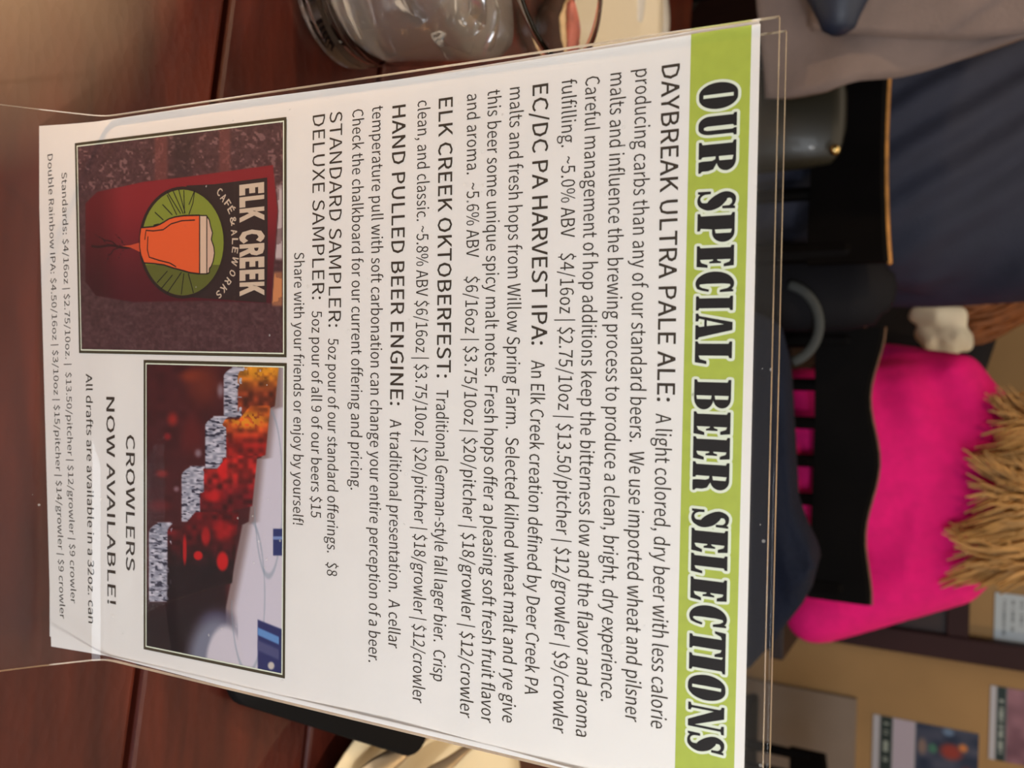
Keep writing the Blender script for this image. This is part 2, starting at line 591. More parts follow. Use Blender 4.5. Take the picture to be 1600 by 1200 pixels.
paper_m = mat('white menu paper', (236, 232, 228), .6, noise=.015, scale=60)
ink = flat('dark brown ink', (58, 48, 38), .6)
ink_title = flat('black ink', (20, 17, 20), .7)
halo_m = flat('pale title outline ink', (228, 234, 214), .55)
green_m = mat('lime green ink', (172, 186, 70), .5, noise=.05, scale=250)

pbl, pbr = pab(58, 197), pab(80, 1010)
ptl, ptr = pab(1188, 37), pab(1161, 1276)
pml, pmr = pab(350, 160), pab(400, 1085)
card = empty('menu_sheet', tuple(cp(CW / 2, -.036)), 'white beer menu sheet with lime green title band and two photos, in the clear stand', 'menu')
bl_, br_ = pbl, pbr
zmin = .7525
outline = [bl_, pab(105, 194), pab(150, 190), pab(250, 175), pab(350, 160), pab(500, 140.5), pab(700, 113.5), pab(950, 75), pab(1188, 37),
           ptr, pab(900, 1202), pab(750, 1160), pab(600, 1119), pab(400, 1078), pab(280, 1049), pab(180, 1027), pab(145, 1021), br_]


def sheet(outl, c0, c1):
    n = len(outl)
    v = [cp(a, b, c0) for a, b in outl] + [cp(a, b, c1) for a, b in outl]
    f = [tuple(range(n))[::-1], tuple(range(n, 2 * n))]
    f += [(i, (i + 1) % n, n + (i + 1) % n, n + i) for i in range(n)]
    bm = bmesh.new(); bm.from_mesh(pydata('s', v, f))
    bmesh.ops.recalc_face_normals(bm, faces=bm.faces)
    return bm


obj('paper', sheet(outline, -.00025, 0), paper_m, card)
card2 = empty('menu_sheet', tuple(cp(CW / 2, -.036, -.001)), 'second white sheet showing only its edges behind the front menu', 'menu')
back_outl = [(.003, -.034), (.0015, CH * .5), (.0008, CH - .0005), (CW + .0015, CH - .0005), (CW + .0022, CH * .5), (CW + .0005, 0), (CW - .002, -.034)]
obj('paper', sheet([np.array(p) for p in back_outl], -.0012, -.0009), paper_m, card2)
obj('print', sheet([np.array(p) for p in ((.02, .02), (.02, CH - .03), (CW - .02, CH - .03), (CW - .02, .02))], -.00132, -.00125), green_m, card2)

# green band
gb = [pab(1080, 53.5), pab(1174.5, 39), pab(1146.5, 1230), pab(1054, 1230)]
obj('title_band', sheet(gb, 0, .00006), green_m, card)

# fonts: a humanist face from Blender's own data, else the built-in one
FONT = None
try:
    import os
    base = os.path.join(bpy.utils.resource_path('LOCAL'), 'datafiles', 'fonts')
    for fn_ in ('Noto Sans CJK Regular.woff2', 'Inter.woff2'):
        pth = os.path.join(base, fn_)
        if os.path.exists(pth):
            FONT = bpy.data.fonts.load(pth); break
except Exception:
    FONT = None


def text_mesh(s, bold=0., res=3, space=1.0):
    c = bpy.data.curves.new('txt', 'FONT'); c.body = s; c.size = 1
    if FONT: c.font = FONT
    c.resolution_u = res; c.offset = bold; c.space_character = space
    c.fill_mode = 'FRONT'
    o = bpy.data.objects.new('txt', c); COL.objects.link(o)
    dg = bpy.context.evaluated_depsgraph_get(); dg.update()
    me = bpy.data.meshes.new_from_object(o.evaluated_get(dg))
    bpy.data.objects.remove(o); bpy.data.curves.remove(c)
    n = len(me.vertices)
    co = np.empty(n * 3); me.vertices.foreach_get('co', co); co = co.reshape(-1, 3)
    fs = [tuple(p.vertices) for p in me.polygons]
    bpy.data.meshes.remove(me)
    return co, fs


CAPH = None
co_, _ = text_mesh('H'); CAPH = co_[:, 1].max()


def lay_text(name, s, p0, p1, cap, bold=0., c=.0001, mt=None, parent=None, res=2, space=1.0):
    """text with its baseline from sheet point p0 to p1 and a given capital height"""
    co, fs = text_mesh(s, bold, res, space)
    x0, x1 = co[:, 0].min(), co[:, 0].max()
    d = p1 - p0; L = np.linalg.norm(d); d = d / L; nrm = np.array([-d[1], d[0]])
    sx = L / (x1 - x0); sy = cap / CAPH
    ab = p0[None] + ((co[:, 0] - x0) * sx)[:, None] * d + (co[:, 1] * sy)[:, None] * nrm
    V = CO + ab[:, :1] * CR + ab[:, 1:] * CU + c * CN
    return obj(name, pydata(name, V, fs), mt or ink, parent or card)


capH = (pab(1062, 105) - pab(1034.4, 103))[1]
capB = (pab(1050, 650) - pab(1025.2, 650))[1] * .97
capS = (pab(535, 177) - pab(515.6, 177))[1]
capb2 = capB * .98
LINES = [
 ('DAYBREAK ULTRA PALE ALE:', (1034.4, 103), (1027, 627), capH, .003, 1.0), ('A light colored, dry beer with less calorie', (1025, 646), (1017, 1136), capB, 0, 1),
 ('producing carbs than any of our standard beers.  We use imported wheat and pilsner', (993, 109.6), (977, 1125), capB, 0, 1),
 ('malts and influence the brewing process to produce a clean, bright, dry experience.', (954, 115.6), (939, 1095), capB, 0, 1),
 ('Careful management of hop additions keep the bitterness low and the flavor and aroma', (915, 121), (900, 1149), capB, 0, 1),
 ('fulfilling.  ~5.0% ABV', (878, 126), (876.5, 372), capB, 0, 1), ('$4/16oz | $2.75/10oz | $13.50/pitcher | $12/growler | $9/crowler', (876, 396), (864, 1143), capB, 0, 1),
 ('EC/DC PA HARVEST IPA:', (832.6, 133.6), (831, 539), capH, .003, 1.0), ('An Elk Creek creation defined by Deer Creek PA', (830.5, 563), (820, 1084), capB, 0, 1),
 ('malts and fresh hops from Willow Spring Farm.  Selected kilned wheat malt and rye give', (797, 138), (785, 1127), capB, 0, 1),
 ('this beer some unique spicy malt notes.  Fresh hops offer a pleasing soft fresh fruit flavor', (762.4, 142), (752, 1127), capB, 0, 1),
 ('and aroma.  ~5.6% ABV', (730, 148), (729, 403), capB, 0, 1), ('$6/16oz | $3.75/10oz | $20/pitcher | $18/growler | $12/crowler', (728, 432), (719, 1119), capB, 0, 1),
 ('ELK CREEK OKTOBERFEST:', (686, 154.5), (683, 590), capH, .003, 1.0), ('Traditional German-style fall lager bier.  Crisp', (682, 609), (677, 1063), capB, 0, 1),
 ('clean, and classic. ~5.8% ABV $6/16oz | $3.75/10oz | $20/pitcher | $18/growler | $12/crowler', (653, 158), (645, 1096), capB, 0, 1),
 ('HAND PULLED BEER ENGINE:', (613.6, 166), (610, 633), capH, .003, 1.0), ('A traditional presentation.  A cellar', (609.6, 655), (607, 1011), capB, 0, 1),
 ('temperature pull with soft carbonation can change your entire perception of a beer.', (582, 167), (576, 1034), capB, 0, 1),
 ('Check the chalkboard for our current offering and pricing.', (551, 172), (548, 765), capB, 0, 1),
 ('STANDARD SAMPLER:', (515.6, 175.6), (513.6, 511), capS, 0, 1.0), ('5oz pour of our standard offerings.', (513, 529), (511.3, 863), capb2, 0, 1), ('$8', (511, 878), (511, 899), capb2, 0, 1),
 ('DELUXE SAMPLER:', (489, 181), (488, 468), capS, 0, 1.0), ('5oz pour of all 9 of our beers $15', (487.5, 486), (486, 808), capb2, 0, 1),
 ('Share with your friends or enjoy by yourself!', (460, 395), (458, 819), capb2, 0, 1),
 ('CROWLERS', (197.4, 679), (197.4, 891), capH * .95, .004, 1.0),
 ('NOW AVAILABLE!', (166.5, 620), (168.5, 943), capH * .92, .004, 1.0),
 ('All drafts are available in a 32oz. can', (134.5, 584), (138.5, 973), capB * .82, .002, 1.0),
 ('Standards: $4/16oz | $2.75/10oz. |  $13.50/pitcher | $12/growler | $9 crowler', (96.5, 270), (111, 942), capB * .72, 0, 1.0),
 ('Double Rainbow IPA: $4.50/16oz | $3/10oz | $15/pitcher | $14/growler | $9 crowler', (74.5, 242), (94, 966), capB * .72, 0, 1.0),
]
for s, a, b, cap, bold, sp in LINES:
    lay_text('text_line', s, pab(*a), pab(*b), cap, bold, space=sp)

# ---- title lettering: fat face capitals drawn as polygons in a unit-high box
def arc(cx, cy, rx, ry, a0, a1, n=14):
    return [(cx + rx * math.cos(math.radians(a0 + (a1 - a0) * k / n)), cy + ry * math.sin(math.radians(a0 + (a1 - a0) * k / n))) for k in range(n + 1)]


def ribbon(pts, ws):
    L = []; R_ = []
    # resample smoothly
    P = np.array(pts); W_ = np.array(ws)
    t = np.arange(len(P)); tt = np.linspace(0, len(P) - 1, 40)
    def cat(v, u):
        i = int(min(max(math.floor(u), 0), len(v) - 2)); f_ = u - i
        p0 = v[max(i - 1, 0)]; p1 = v[i]; p2 = v[i + 1]; p3 = v[min(i + 2, len(v) - 1)]
        return .5 * ((2 * p1) + (-p0 + p2) * f_ + (2 * p0 - 5 * p1 + 4 * p2 - p3) * f_ ** 2 + (-p0 + 3 * p1 - 3 * p2 + p3) * f_ ** 3)
    Q = np.array([cat(P, u) for u in tt]); Wq = np.array([cat(W_, u) for u in tt])
    d = np.gradient(Q, axis=0); d /= np.linalg.norm(d, axis=1)[:, None]
    n = np.stack([-d[:, 1], d[:, 0]], 1)
    return [tuple(p) for p in (Q + n * Wq[:, None] / 2)] + [tuple(p) for p in (Q - n * Wq[:, None] / 2)[::-1]]


E_ = [(0, 0), (.66, 0), (.70, .30), (.61, .30), (.54, .13), (.44, .09), (.44, .45), (.48, .43), (.51, .34), (.56, .34), (.56, .66), (.51, .66), (.48, .57), (.44, .55), (.44, .91), (.52, .88), (.58, .73), (.67, .73), (.64, 1), (0, 1), (0, .93), (.07, .90), (.07, .10), (0, .07)]
STEM = [(0, 0), (.47, 0), (.47, .07), (.40, .10), (.40, .90), (.47, .93), (.47, 1), (0, 1), (0, .93), (.07, .90), (.07, .10), (0, .07)]
GL = {
 'O': (.84, [[(.365, 0.0)] + arc(.365, .5, .365, .52, 270, 90, 22) + [(.365, 1)] + [(.365, .9), (.365, .1)],
             arc(.475, .5, .365, .52, -90, 90, 22) + [(.475, .9), (.475, .1)], [(.36, -.02), (.48, -.02), (.48, .1), (.36, .1)], [(.36, .9), (.48, .9), (.48, 1.02), (.36, 1.02)]]),
 'I': (.47, [STEM]),
 'E': (.70, [E_]),
 'L': (.66, [[(0, 0), (.62, 0), (.67, .32), (.58, .32), (.52, .14), (.42, .10), (.42, .90), (.49, .93), (.49, 1), (0, 1), (0, .93), (.07, .90), (.07, .10), (0, .07)]]),
 'T': (.74, [[(.17, 0), (.59, 0), (.59, .07), (.53, .10), (.53, .89), (.61, .86), (.68, .70), (.75, .70), (.73, 1), (.03, 1), (0, .70), (.07, .70), (.14, .86), (.23, .89), (.23, .10), (.17, .07)]]),
 'U': (.84, [[(0, 1), (0, .93), (.07, .90), (.07, .28)] + arc(.38, .28, .31, .30, 180, 270, 8) + arc(.52, .28, .24, .30, -90, 0, 8) + [(.76, .90), (.83, .93), (.83, 1), (.56, 1), (.56, .93), (.60, .90), (.60, .22), (.56, .13), (.48, .13), (.44, .22), (.44, .90), (.50, .93), (.50, 1)]]),
 'P': (.76, [STEM[:5] + [(.40, .44)] + [(.44, .44)] + [(.44, .92), (.44, 1), (0, 1), (0, .93), (.07, .90), (.07, .10), (0, .07)],
             [(.42, 1)] + arc(.52, .70, .26, .30, 90, -90, 14) + [(.42, .40), (.42, .47), (.54, .50), (.54, .90), (.42, .93)]]),
 'R': (.80, [[(0, 0), (.44, 0), (.44, .07), (.39, .10), (.39, .92), (.39, 1), (0, 1), (0, .93), (.07, .90), (.07, .10), (0, .07)],
             [(.38, 1)] + arc(.50, .74, .27, .26, 90, -90, 14) + [(.38, .48), (.38, .54), (.50, .56), (.50, .90), (.38, .93)],
             [(.38, .52), (.55, .50), (.72, .40), (.76, .26), (.76, .10), (.81, .05), (.80, 0), (.52, 0), (.50, .10), (.50, .36), (.46, .45), (.38, .46)]]),
 'B': (.80, [[(0, 0), (.42, 0), (.42, 1), (0, 1), (0, .93), (.07, .90), (.07, .10), (0, .07)],
             [(.40, 1)] + arc(.50, .76, .25, .24, 90, -90, 14) + [(.40, .50), (.40, .56), (.52, .58), (.52, .92), (.40, .94)],
             [(.40, .53)] + arc(.50, .265, .29, .265, 90, -90, 14) + [(.40, 0), (.40, .06), (.52, .08), (.52, .46), (.40, .48)]]),
 'C': (.74, [arc(.42, .5, .42, .52, 65, 295, 28) + [(.66, .16), (.70, .34), (.62, .35), (.56, .16), (.50, .09), (.44, .10), (.42, .3), (.42, .7), (.44, .9), (.50, .92), (.58, .84), (.64, .64), (.72, .64), (.70, 1), (.63, 1), (.61, .95)]]),
 'A': (.86, [[(.44, 1), (.30, 1), (.10, .10), (.02, .07), (.02, 0), (.28, 0), (.28, .07), (.19, .10), (.38, .80)],
             [(.30, 1), (.56, 1), (.80, .10), (.87, .07), (.87, 0), (.40, 0), (.40, .07), (.46, .10), (.37, .78)],
             [(.20, .24), (.46, .24), (.46, .31), (.20, .31)]]),
 'N': (.90, [[(0, 0), (.26, 0), (.26, .07), (.18, .10), (.18, .9), (.10, .9), (.10, .10), (0, .07)],
             [(0, 1), (.38, 1), (.80, .0), (.58, 0), (.08, .90), (0, .93)],
             [(.62, 1), (.90, 1), (.90, .93), (.80, .90), (.80, 0), (.72, 0), (.72, .90), (.62, .93)]]),
 'S': (.68, [ribbon([(.60, .72), (.56, .88), (.42, .965), (.24, .93), (.18, .76), (.30, .60), (.44, .46), (.54, .28), (.46, .08), (.28, .03), (.14, .10), (.07, .28)],
                    [.07, .09, .09, .16, .26, .36, .38, .28, .15, .08, .08, .06]),
             [(.54, .66), (.63, .66), (.65, 1), (.57, 1), (.53, .9)], [(.02, 0), (.10, 0), (.14, .1), (.12, .35), (.03, .35)]]),
}
TITLE = [('O', 125, 174), ('U', 174.7, 216.7), ('R', 217.8, 272), ('S', 295, 331), ('P', 331, 379.5), ('E', 382, 420), ('C', 423, 459), ('I', 461.5, 486), ('A', 488, 531), ('L', 533, 569),
         ('B', 593, 641), ('E', 643, 681), ('E', 682, 720), ('R', 721, 768), ('S', 794, 826.5), ('E', 825, 866), ('L', 864, 899), ('E', 901, 942), ('C', 943, 982), ('T', 981, 1027), ('I', 1019.5, 1052.6),
         ('O', 1051, 1098), ('N', 1096.5, 1147.5), ('S', 1141.5, 1180)]


def poly_mesh(name, polys, fn, step=0.):
    """polys of 2-D points mapped by fn(u,v) -> 3-D, triangulated"""
    v = []; f = []
    for pi_, pl in enumerate(polys):
        b0 = len(v); lift = CN * (step * (pi_ % 90))
        tr = tessellate_polygon([[Vector((p[0], p[1], 0)) for p in pl]])
        v += [fn(*p) + lift for p in pl]
        f += [tuple(b0 + i_ for i_ in t) for t in tr]
    return pydata(name, v, f)


def stroke_polys(pl, r, n=8, closed=True):
    out = []
    m_ = len(pl)
    for i_ in range(m_ if closed else m_ - 1):
        a = np.array(pl[i_]); b = np.array(pl[(i_ + 1) % m_]); d = b - a; L = np.linalg.norm(d)
        if L < 1e-9: continue
        nn = np.array([-d[1], d[0]]) / L * r
        out.append([tuple(a + nn), tuple(b + nn), tuple(b - nn), tuple(a - nn)])
        out.append([(a[0] + r * math.cos(2 * math.pi * k / n), a[1] + r * math.sin(2 * math.pi * k / n)) for k in range(n)])
    return out


# baseline / cap line of the title in sheet coordinates, from first O to last S
tb0, tb1 = pab(1093.7, 149), pab(1074.5, 1160)
tt0, tt1 = pab(1152.5, 149), pab(1131, 1160)
title = empty  # keeps names plain
letters = []; halos = []
first = None
for ch, y0, y1 in TITLE:
    w, polys = GL[ch]
    yc = (y0 + y1) / 2
    k = (yc - 149) / (1160 - 149)
    xb = 1093.7 + (1074.5 - 1093.7) * k; xt = 1152.5 + (1131 - 1152.5) * k
    xm = (xb + xt) / 2
    c0 = pab(xm, yc); wl = pab(xm, y0)[0]; wr = pab(xm, y1)[0]
    base = pab(xb, yc)[1]; top = pab(xt, yc)[1]
    h = top - base
    sh = abs((yc - 600) / 600) * .17 * h   # bounding boxes in the photo include the perspective slant
    wid = (wr - wl) - sh
    a0 = (wl + wr) / 2 - wid / 2
    sx = wid / w
    T = [[(a0 + p[0] * sx, base + p[1] * h) for p in pl] for pl in polys]
    letters += T
    for pl in T: halos += [pl] + stroke_polys(pl, h * .078)
obj('title_outline', poly_mesh('title_outline', halos, lambda a, b: cp(a, b, .00009), 6e-7), halo_m, card)
obj('title_lettering', poly_mesh('title_lettering', letters, lambda a, b: cp(a, b, .00016), 6e-7), ink_title, card)

# ---- printed pictures
def quad_print(name, TLp, TRp, BLp, BRp, nu, nv, fn, parent):
    """fn works in the pixel frame in which the print was measured"""
    c4 = [np.append(pab(*p), 0) for p in (BLp, BRp, TLp, TRp)]
    pts = [cp(p[0], p[1], .00012) for p in c4]
    def f2(s, t):
        # sheet position of every vertex -> measured pixel (projective)
        A = (c4[0][:2] * ((1 - s) * (1 - t))[..., None] + c4[1][:2] * (s * (1 - t))[..., None] + c4[2][:2] * ((1 - s) * t)[..., None] + c4[3][:2] * (s * t)[..., None])
        Pw = CO + A[..., :1] * CR + A[..., 1:] * CU - CAM
        v_ = Pw @ M      # back to camera frame
        return fn(800 - F_PX * v_[..., 1] / v_[..., 2], 600 - F_PX * v_[..., 0] / v_[..., 2])
    return grid_print(name, pts, nu, nv, f2, VC, parent)


def pic_left(x, y):
    n = vnoise(x, y, 5, 1) * .6 + vnoise(x, y, 2.2, 2) * .4
    c = np.stack([62 + 30 * n, 36 + 24 * n, 38 + 26 * n], -1)
    mott = (vnoise(x, y, 7, 3) * vnoise(x, y, 3, 4))
    lf = (1 - sstep(290, 310, y))
    c = blend(c, (128, 92, 92), sstep(.32, .6, mott) * (lf * .8 + .12))
    for a, b in ((242, 262), (343, 360)): c = blend(c, (120, 62, 58), band(x, a, b, 3) * lf * .6)
    c = blend(c, (36, 26, 30), band(x, 270, 300, 8) * lf * .4)
    c = blend(c, (96, 68, 70), sstep(.3, .6, mott) * sstep(470, 485, y) * .45)
    # banner
    left = np.interp(x, [134, 152, 226, 296, 426], [318, 300, 284, 276, 258])
    right = np.interp(x, [134, 150, 208, 325, 424], [440, 462, 472, 470, 474])
    top = np.interp(y, [258, 330, 474], [427, 434, 424])
    ins = band(y, left, right, 1.2) * band(x, 134, top, 1.2)
    shade = sstep(300, 470, y)
    red = np.stack([132 - 55 * shade, 30 - 10 * shade, 38 - 8 * shade], -1)
    red = red * (1 - .25 * (1 - sstep(150, 200, x))[..., None])
    c = c * (1 - ins[..., None]) + red * ins[..., None]
    # roots
    for (x0, y0, x1, y1, w) in ((205, 386, 145, 384, 2.2), (190, 386, 160, 372, 1.3), (188, 384, 170, 398, 1.3), (170, 382, 150, 366, 1), (178, 390, 165, 410, 1), (196, 384, 182, 366, 1.2), (196, 386, 186, 402, 1)):
        d = np.array([x1 - x0, y1 - y0], float); L2 = d @ d
        t = np.clip(((x - x0) * d[0] + (y - y0) * d[1]) / L2, 0, 1)
        ds = np.hypot(x - x0 - t * d[0], y - y0 - t * d[1] - 1.5 * np.sin(t * 9))
        c = blend(c, (38, 14, 18), (1 - sstep(w * .5, w * 1.2, ds)) * .9)
    # strip of street beyond the banner top
    st = sstep(0, 1.5, x - top - 1) * sstep(280, 300, y) * sstep(0, 2, 442 - x)
    c = blend(c, (190, 172, 172), st * band(y, 285, 405, 4) * (.5 + .5 * (vnoise(x, y, 14, 7) > .35)))
    c = blend(c, (200, 130, 84), st * band(y, 425, 478, 3) * (.6 + .4 * (vnoise(x, y, 9, 8) > .4)))
    return c


def pic_right(x, y):
    n = vnoise(x, y, 12, 11)
    c = np.stack([58 + 16 * n, 16 + 8 * n, 20 + 8 * n], -1)
    lowr = sstep(900, 980, y)
    c = blend(c, (26, 14, 18), lowr)
    for cx, cy, rx, ry, col in ((302, 588, 16, 9, (150, 55, 25)), (318, 600, 22, 30, (110, 40, 25)), (270, 655, 7, 9, (165, 35, 28)), (262, 682, 5, 5, (150, 20, 28)), (300, 680, 16, 30, (95, 24, 24)),
                                (253, 740, 8, 5, (150, 28, 26)), (250, 790, 14, 8, (110, 20, 25)), (345, 610, 5, 10, (150, 130, 140)), (310, 708, 5, 6, (150, 130, 140)), (276, 764, 4, 4, (150, 120, 130))):
        c = blend(c, col, blob(x, y, cx, cy, rx, ry, .8) * .8)
    # white background above the glasses
    edge = np.interp(y, [563, 575, 635, 640, 715, 718, 815, 820, 900, 950, 975, 1000, 1059], [428, 428, 428, 416, 408, 398, 388, 378, 362, 352, 352, 350, 340])
    wh = sstep(-1, 3, x - edge)
    band_c = 1 - sstep(6, 22, x - edge)
    wcol = np.stack([206 - 66 * band_c, 198 - 78 * band_c, 210 - 90 * band_c], -1)
    c = c * (1 - wh[..., None]) + wcol * wh[..., None]
    # glasses: ridge x0,x1, y0,y1, body x1
    G = [(350, 372, 575, 652, 428, (178, 110, 26), (112, 44, 22)), (321, 348, 652, 732, 413, (186, 84, 28), (128, 22, 18)), (284, 313, 730, 815, 392, (165, 30, 26), (92, 12, 20)), (233, 262, 818, 940, 360, (96, 8, 16), (28, 12, 16))]
    for gi, (a, b, y0, y1, bx_, c1, c2) in enumerate(G):
        yb0 = y0 + (4 if gi else -10)
        body = band(x, b - 2, bx_ + (y1 - y) * .1, 1.5) * band(y, np.maximum(y0 - 18, y0 + 3 - np.clip(x - b - (26 if gi else 0), 0, 99) * 1.2) if gi else y0 - 12, y1 - 4 - (x - b) * .25, 1.5)
        g = sstep(y0, y0 + (y1 - y0) * .6, y)[..., None]
        bc = np.array(c1) * (1 - g) + np.array(c2) * g
        hl = vnoise(x * 1.0, y, 8, 20 + gi)
        bc = bc * (.55 + .9 * hl[..., None])
        if gi < 2: bc = bc + (np.array([225, 150, 30]) - bc) * (blob(x, y, b + 38, y0 + 4, 26, 12, .6) * (vnoise(x, y, 4, 30) > .4))[..., None] * .8
        if gi == 2: bc = bc + (np.array([210, 25, 28]) - bc) * (np.maximum(blob(x, y, b + 35, y0 + 4, 7, 16, .4), blob(x, y, b + 20, y0 + 45, 14, 9, .6)))[..., None] * .8
        if gi == 3:
            w_ = np.maximum.reduce([blob(x, y, 310, 868, 7, 7, .3), blob(x, y, 348, 877, 9, 15, .3), blob(x, y, 322, 838, 7, 14, .4) * .7, blob(x, y, 310, 950, 7, 8, .5) * .7, blob(x, y, 335, 963, 6, 8, .5) * .5, blob(x, y, 289, 860, 3, 22, .4) * .9, blob(x, y, 350, 830, 14, 14, .5) * .6])
            bc = bc + (np.array([214, 22, 26]) - bc) * w_[..., None] * .9
        c = c * (1 - body[..., None]) + bc * body[..., None]
        # ridged clear foot
        hook = 8 * np.clip((y0 + 14 - y) / 14, 0, 1) ** 2
        rd = band(x, a + hook * 1.6, b + 6 * (vnoise(x, y, 9, 40) > .6) + hook, 1.2) * band(y, y0 - 2, y1, 1.5)
        rn = vnoise(x, y * 2.2, 6, 50 + gi)
        rc = np.stack([120 + 100 * rn, 122 + 92 * rn, 138 + 88 * rn], -1)
        rc = blend(rc, (48, 48, 66), sstep(.62, .8, vnoise(x * .7, y * 2, 4.5, 60 + gi)))
        c = c * (1 - rd[..., None]) + rc * rd[..., None]
    # dark beer of the nearest glass, oval mats and blue corner pieces
    c = blend(c, (26, 12, 18), band(x, 262, 352, 3) * band(y, 885, 975, 4) * (1 - blob(x, y, 348, 877, 12, 18, .3)) * .75)
    c = blend(c, (36, 26, 60), blob(x, y, 338, 968, 22, 14, .6) * .7)
    ov = blob(x, y, 352, 1042, 30, 64, .12)
    c = blend(c, (120, 122, 140), blob(x, y, 338, 1036, 44, 76, .3) * (x < 372))
    c = blend(c, (206, 198, 208), ov)
    for cx, cy, rx, ry in ((420, 770, 22, 130), (388, 930, 26, 120)):
        d = np.abs(np.sqrt(((x - cx) / rx) ** 2 + ((y - cy) / ry) ** 2) - 1)
        c = blend(c, (130, 145, 160), (1 - sstep(.01, .06, d)) * (x > edge + 8) * .5)
    bl = band(x, 427, 446, 1) * band(y, 826, 868, 1)
    c = blend(c, (40, 50, 104), bl); c = blend(c, (120, 140, 190), bl * band(y, 838, 843, 1))
    bb = band(x, 403, 446, 1) * sstep(-2, 2, y - (968 + (x - 403) * .4))
    c = blend(c, (38, 44, 96), bb)
    dg_ = (y - 968) - (x - 403) * .45
    c = blend(c, (96, 140, 196), bb * band(dg_, 12, 24, 2) * (x < 436)); c = blend(c, (74, 76, 118), bb * band(dg_, 32, 48, 3) * (x < 436))
    c = blend(c, (200, 190, 180), blob(x, y, 424, 1040, 5, 6, .3))
    return c


def frame_polys(cs, w0, w1):
    """picture border: cs corners (TL,TR,BR,BL) in sheet coords, band inset from w0 to w1"""
    cs = [np.array(p) for p in cs]; cen = sum(cs) / 4
    def inset(w):
        o_ = []
        for i_ in range(4):
            p = cs[i_]; a = cs[i_ - 1] - p; b = cs[(i_ + 1) % 4] - p
            a = a / np.linalg.norm(a); b = b / np.linalg.norm(b)
            o_.append(p + (a + b) * w)
        return o_
    A, B = inset(w0), inset(w1)
    return [[tuple(A[i_]), tuple(A[(i_ + 1) % 4]), tuple(B[(i_ + 1) % 4]), tuple(B[i_])] for i_ in range(4)]


olive = flat('olive border ink', (66, 58, 38))
for nm, (tl_, tr_, br__, bl__), fn, nu, nv, lab in (
        ('picture', ((447.6, 184), (447.6, 557.5), (124.7, 551), (118, 224.7)), pic_left, 300, 260, 'printed picture of a dark red banner sign on brick'),
        ('picture', ((448, 568.4), (445, 1059), (225.6, 1013.4), (225.6, 563.4)), pic_right, 360, 170, 'printed picture of amber to dark beers in a row')):
    pc_ = quad_print(nm, tl_, tr_, bl__, br__, nu, nv, fn, card)
    pc_['label'] = lab
    cs = [pab(*p) for p in (tl_, tr_, br__, bl__)]
    fp = frame_polys(cs, -.0002, .0009)
    obj('picture_border', poly_mesh('b', fp, lambda a, b: cp(a, b, .00020)), olive, pc_)
    obj('picture_inner_line', poly_mesh('b', frame_polys(cs, .0009, .0014), lambda a, b: cp(a, b, .00020)), halo_m, pc_)
    if fn is pic_left: left_pic = pc_


def pxpoly(name, pts, rgb, c, parent, closed=True, stroke=None):
    P2 = [tuple(pab(*p)) for p in pts]
    polys = [P2] if stroke is None else stroke_polys(P2, stroke, closed=closed)
    return obj(name, poly_mesh(name, polys, lambda a, b: cp(a, b, c), 1e-7), flat(name + ' ink', rgb), parent)


def ell(cx, cy, rx, ry, n=48): return [(cx + rx * math.cos(2 * math.pi * k / n), cy + ry * math.sin(2 * math.pi * k / n)) for k in range(n)]


pxpoly('sign_plate', [(292, 290), (335, 288), (418, 277.5), (418.5, 320), (419, 380), (418, 430), (416.5, 473), (350, 468), (290, 464)], (46, 32, 32), .00016, left_pic)
pxpoly('sign_ring', ell(286, 379, 68.5, 87.5), (40, 28, 26), .00018, left_pic)
pxpoly('sign_disc', ell(286, 379, 64, 82.5), (128, 138, 48), .00020, left_pic)
pxpoly('sign_disc_shade', [(286 + 64 * math.cos(t), 379 + 82.5 * math.sin(t)) for t in np.linspace(math.radians(25), math.radians(155), 30)], (92, 96, 38), .00021, left_pic)
hp = bmesh.new()
strokes = []
for a, b in (((262, 300), (283, 334)), ((271, 298), (287, 334)), ((280, 297), (290, 333)), ((288, 298), (289, 334)), ((305, 298), (302, 318)), ((302, 318), (296, 335)), ((304, 300), (296, 320)), ((255, 320), (270, 336)), ((262, 305), (277, 336)), ((243, 332), (256, 344)),
             ((262, 424), (246, 442)), ((270, 430), (252, 452)), ((284, 426), (262, 458)), ((288, 428), (284, 460)), ((295, 428), (300, 446)), ((300, 446), (303, 458)), ((241, 352), (249, 350))):
    strokes += stroke_polys([tuple(pab(*a)), tuple(pab(*b))], .00022, closed=False)
obj('hop_lines', poly_mesh('h', strokes, lambda a, b: cp(a, b, .00023)), ink_title, left_pic)
gl_pts = [(221, 356), (232, 355), (242, 354), (250, 351), (257, 347), (265, 342), (275, 339), (289, 337), (312.7, 336.5), (312.7, 428), (297, 426), (287, 423), (272, 419), (257, 414), (242, 412), (226, 411), (221, 398), (219, 386), (219, 370)]
pxpoly('glass_emblem', gl_pts, (224, 92, 44), .00024, left_pic)
pxpoly('drip_emblem', [(220, 379), (205, 383), (192, 384.5), (205, 387), (220, 394)], (196, 74, 44), .00023, left_pic)
pxpoly('glass_emblem_line', gl_pts, (34, 24, 24), .00026, left_pic, stroke=.00028)
pxpoly('glass_emblem_inner_line', [(305, 344), (285, 345), (268, 350), (256, 359), (240, 361), (229, 360), (227, 375)], (34, 24, 24), .00026, left_pic, closed=False, stroke=.00024)
pxpoly('glass_emblem_inner_line', [(232, 370), (231, 390), (234, 402), (250, 407), (266, 411), (276, 417)], (34, 24, 24), .00026, left_pic, closed=False, stroke=.00024)
pxpoly('foam_emblem', [(313, 337), (324, 337), (324, 428), (313, 428)], (214, 184, 160), .00025, left_pic)
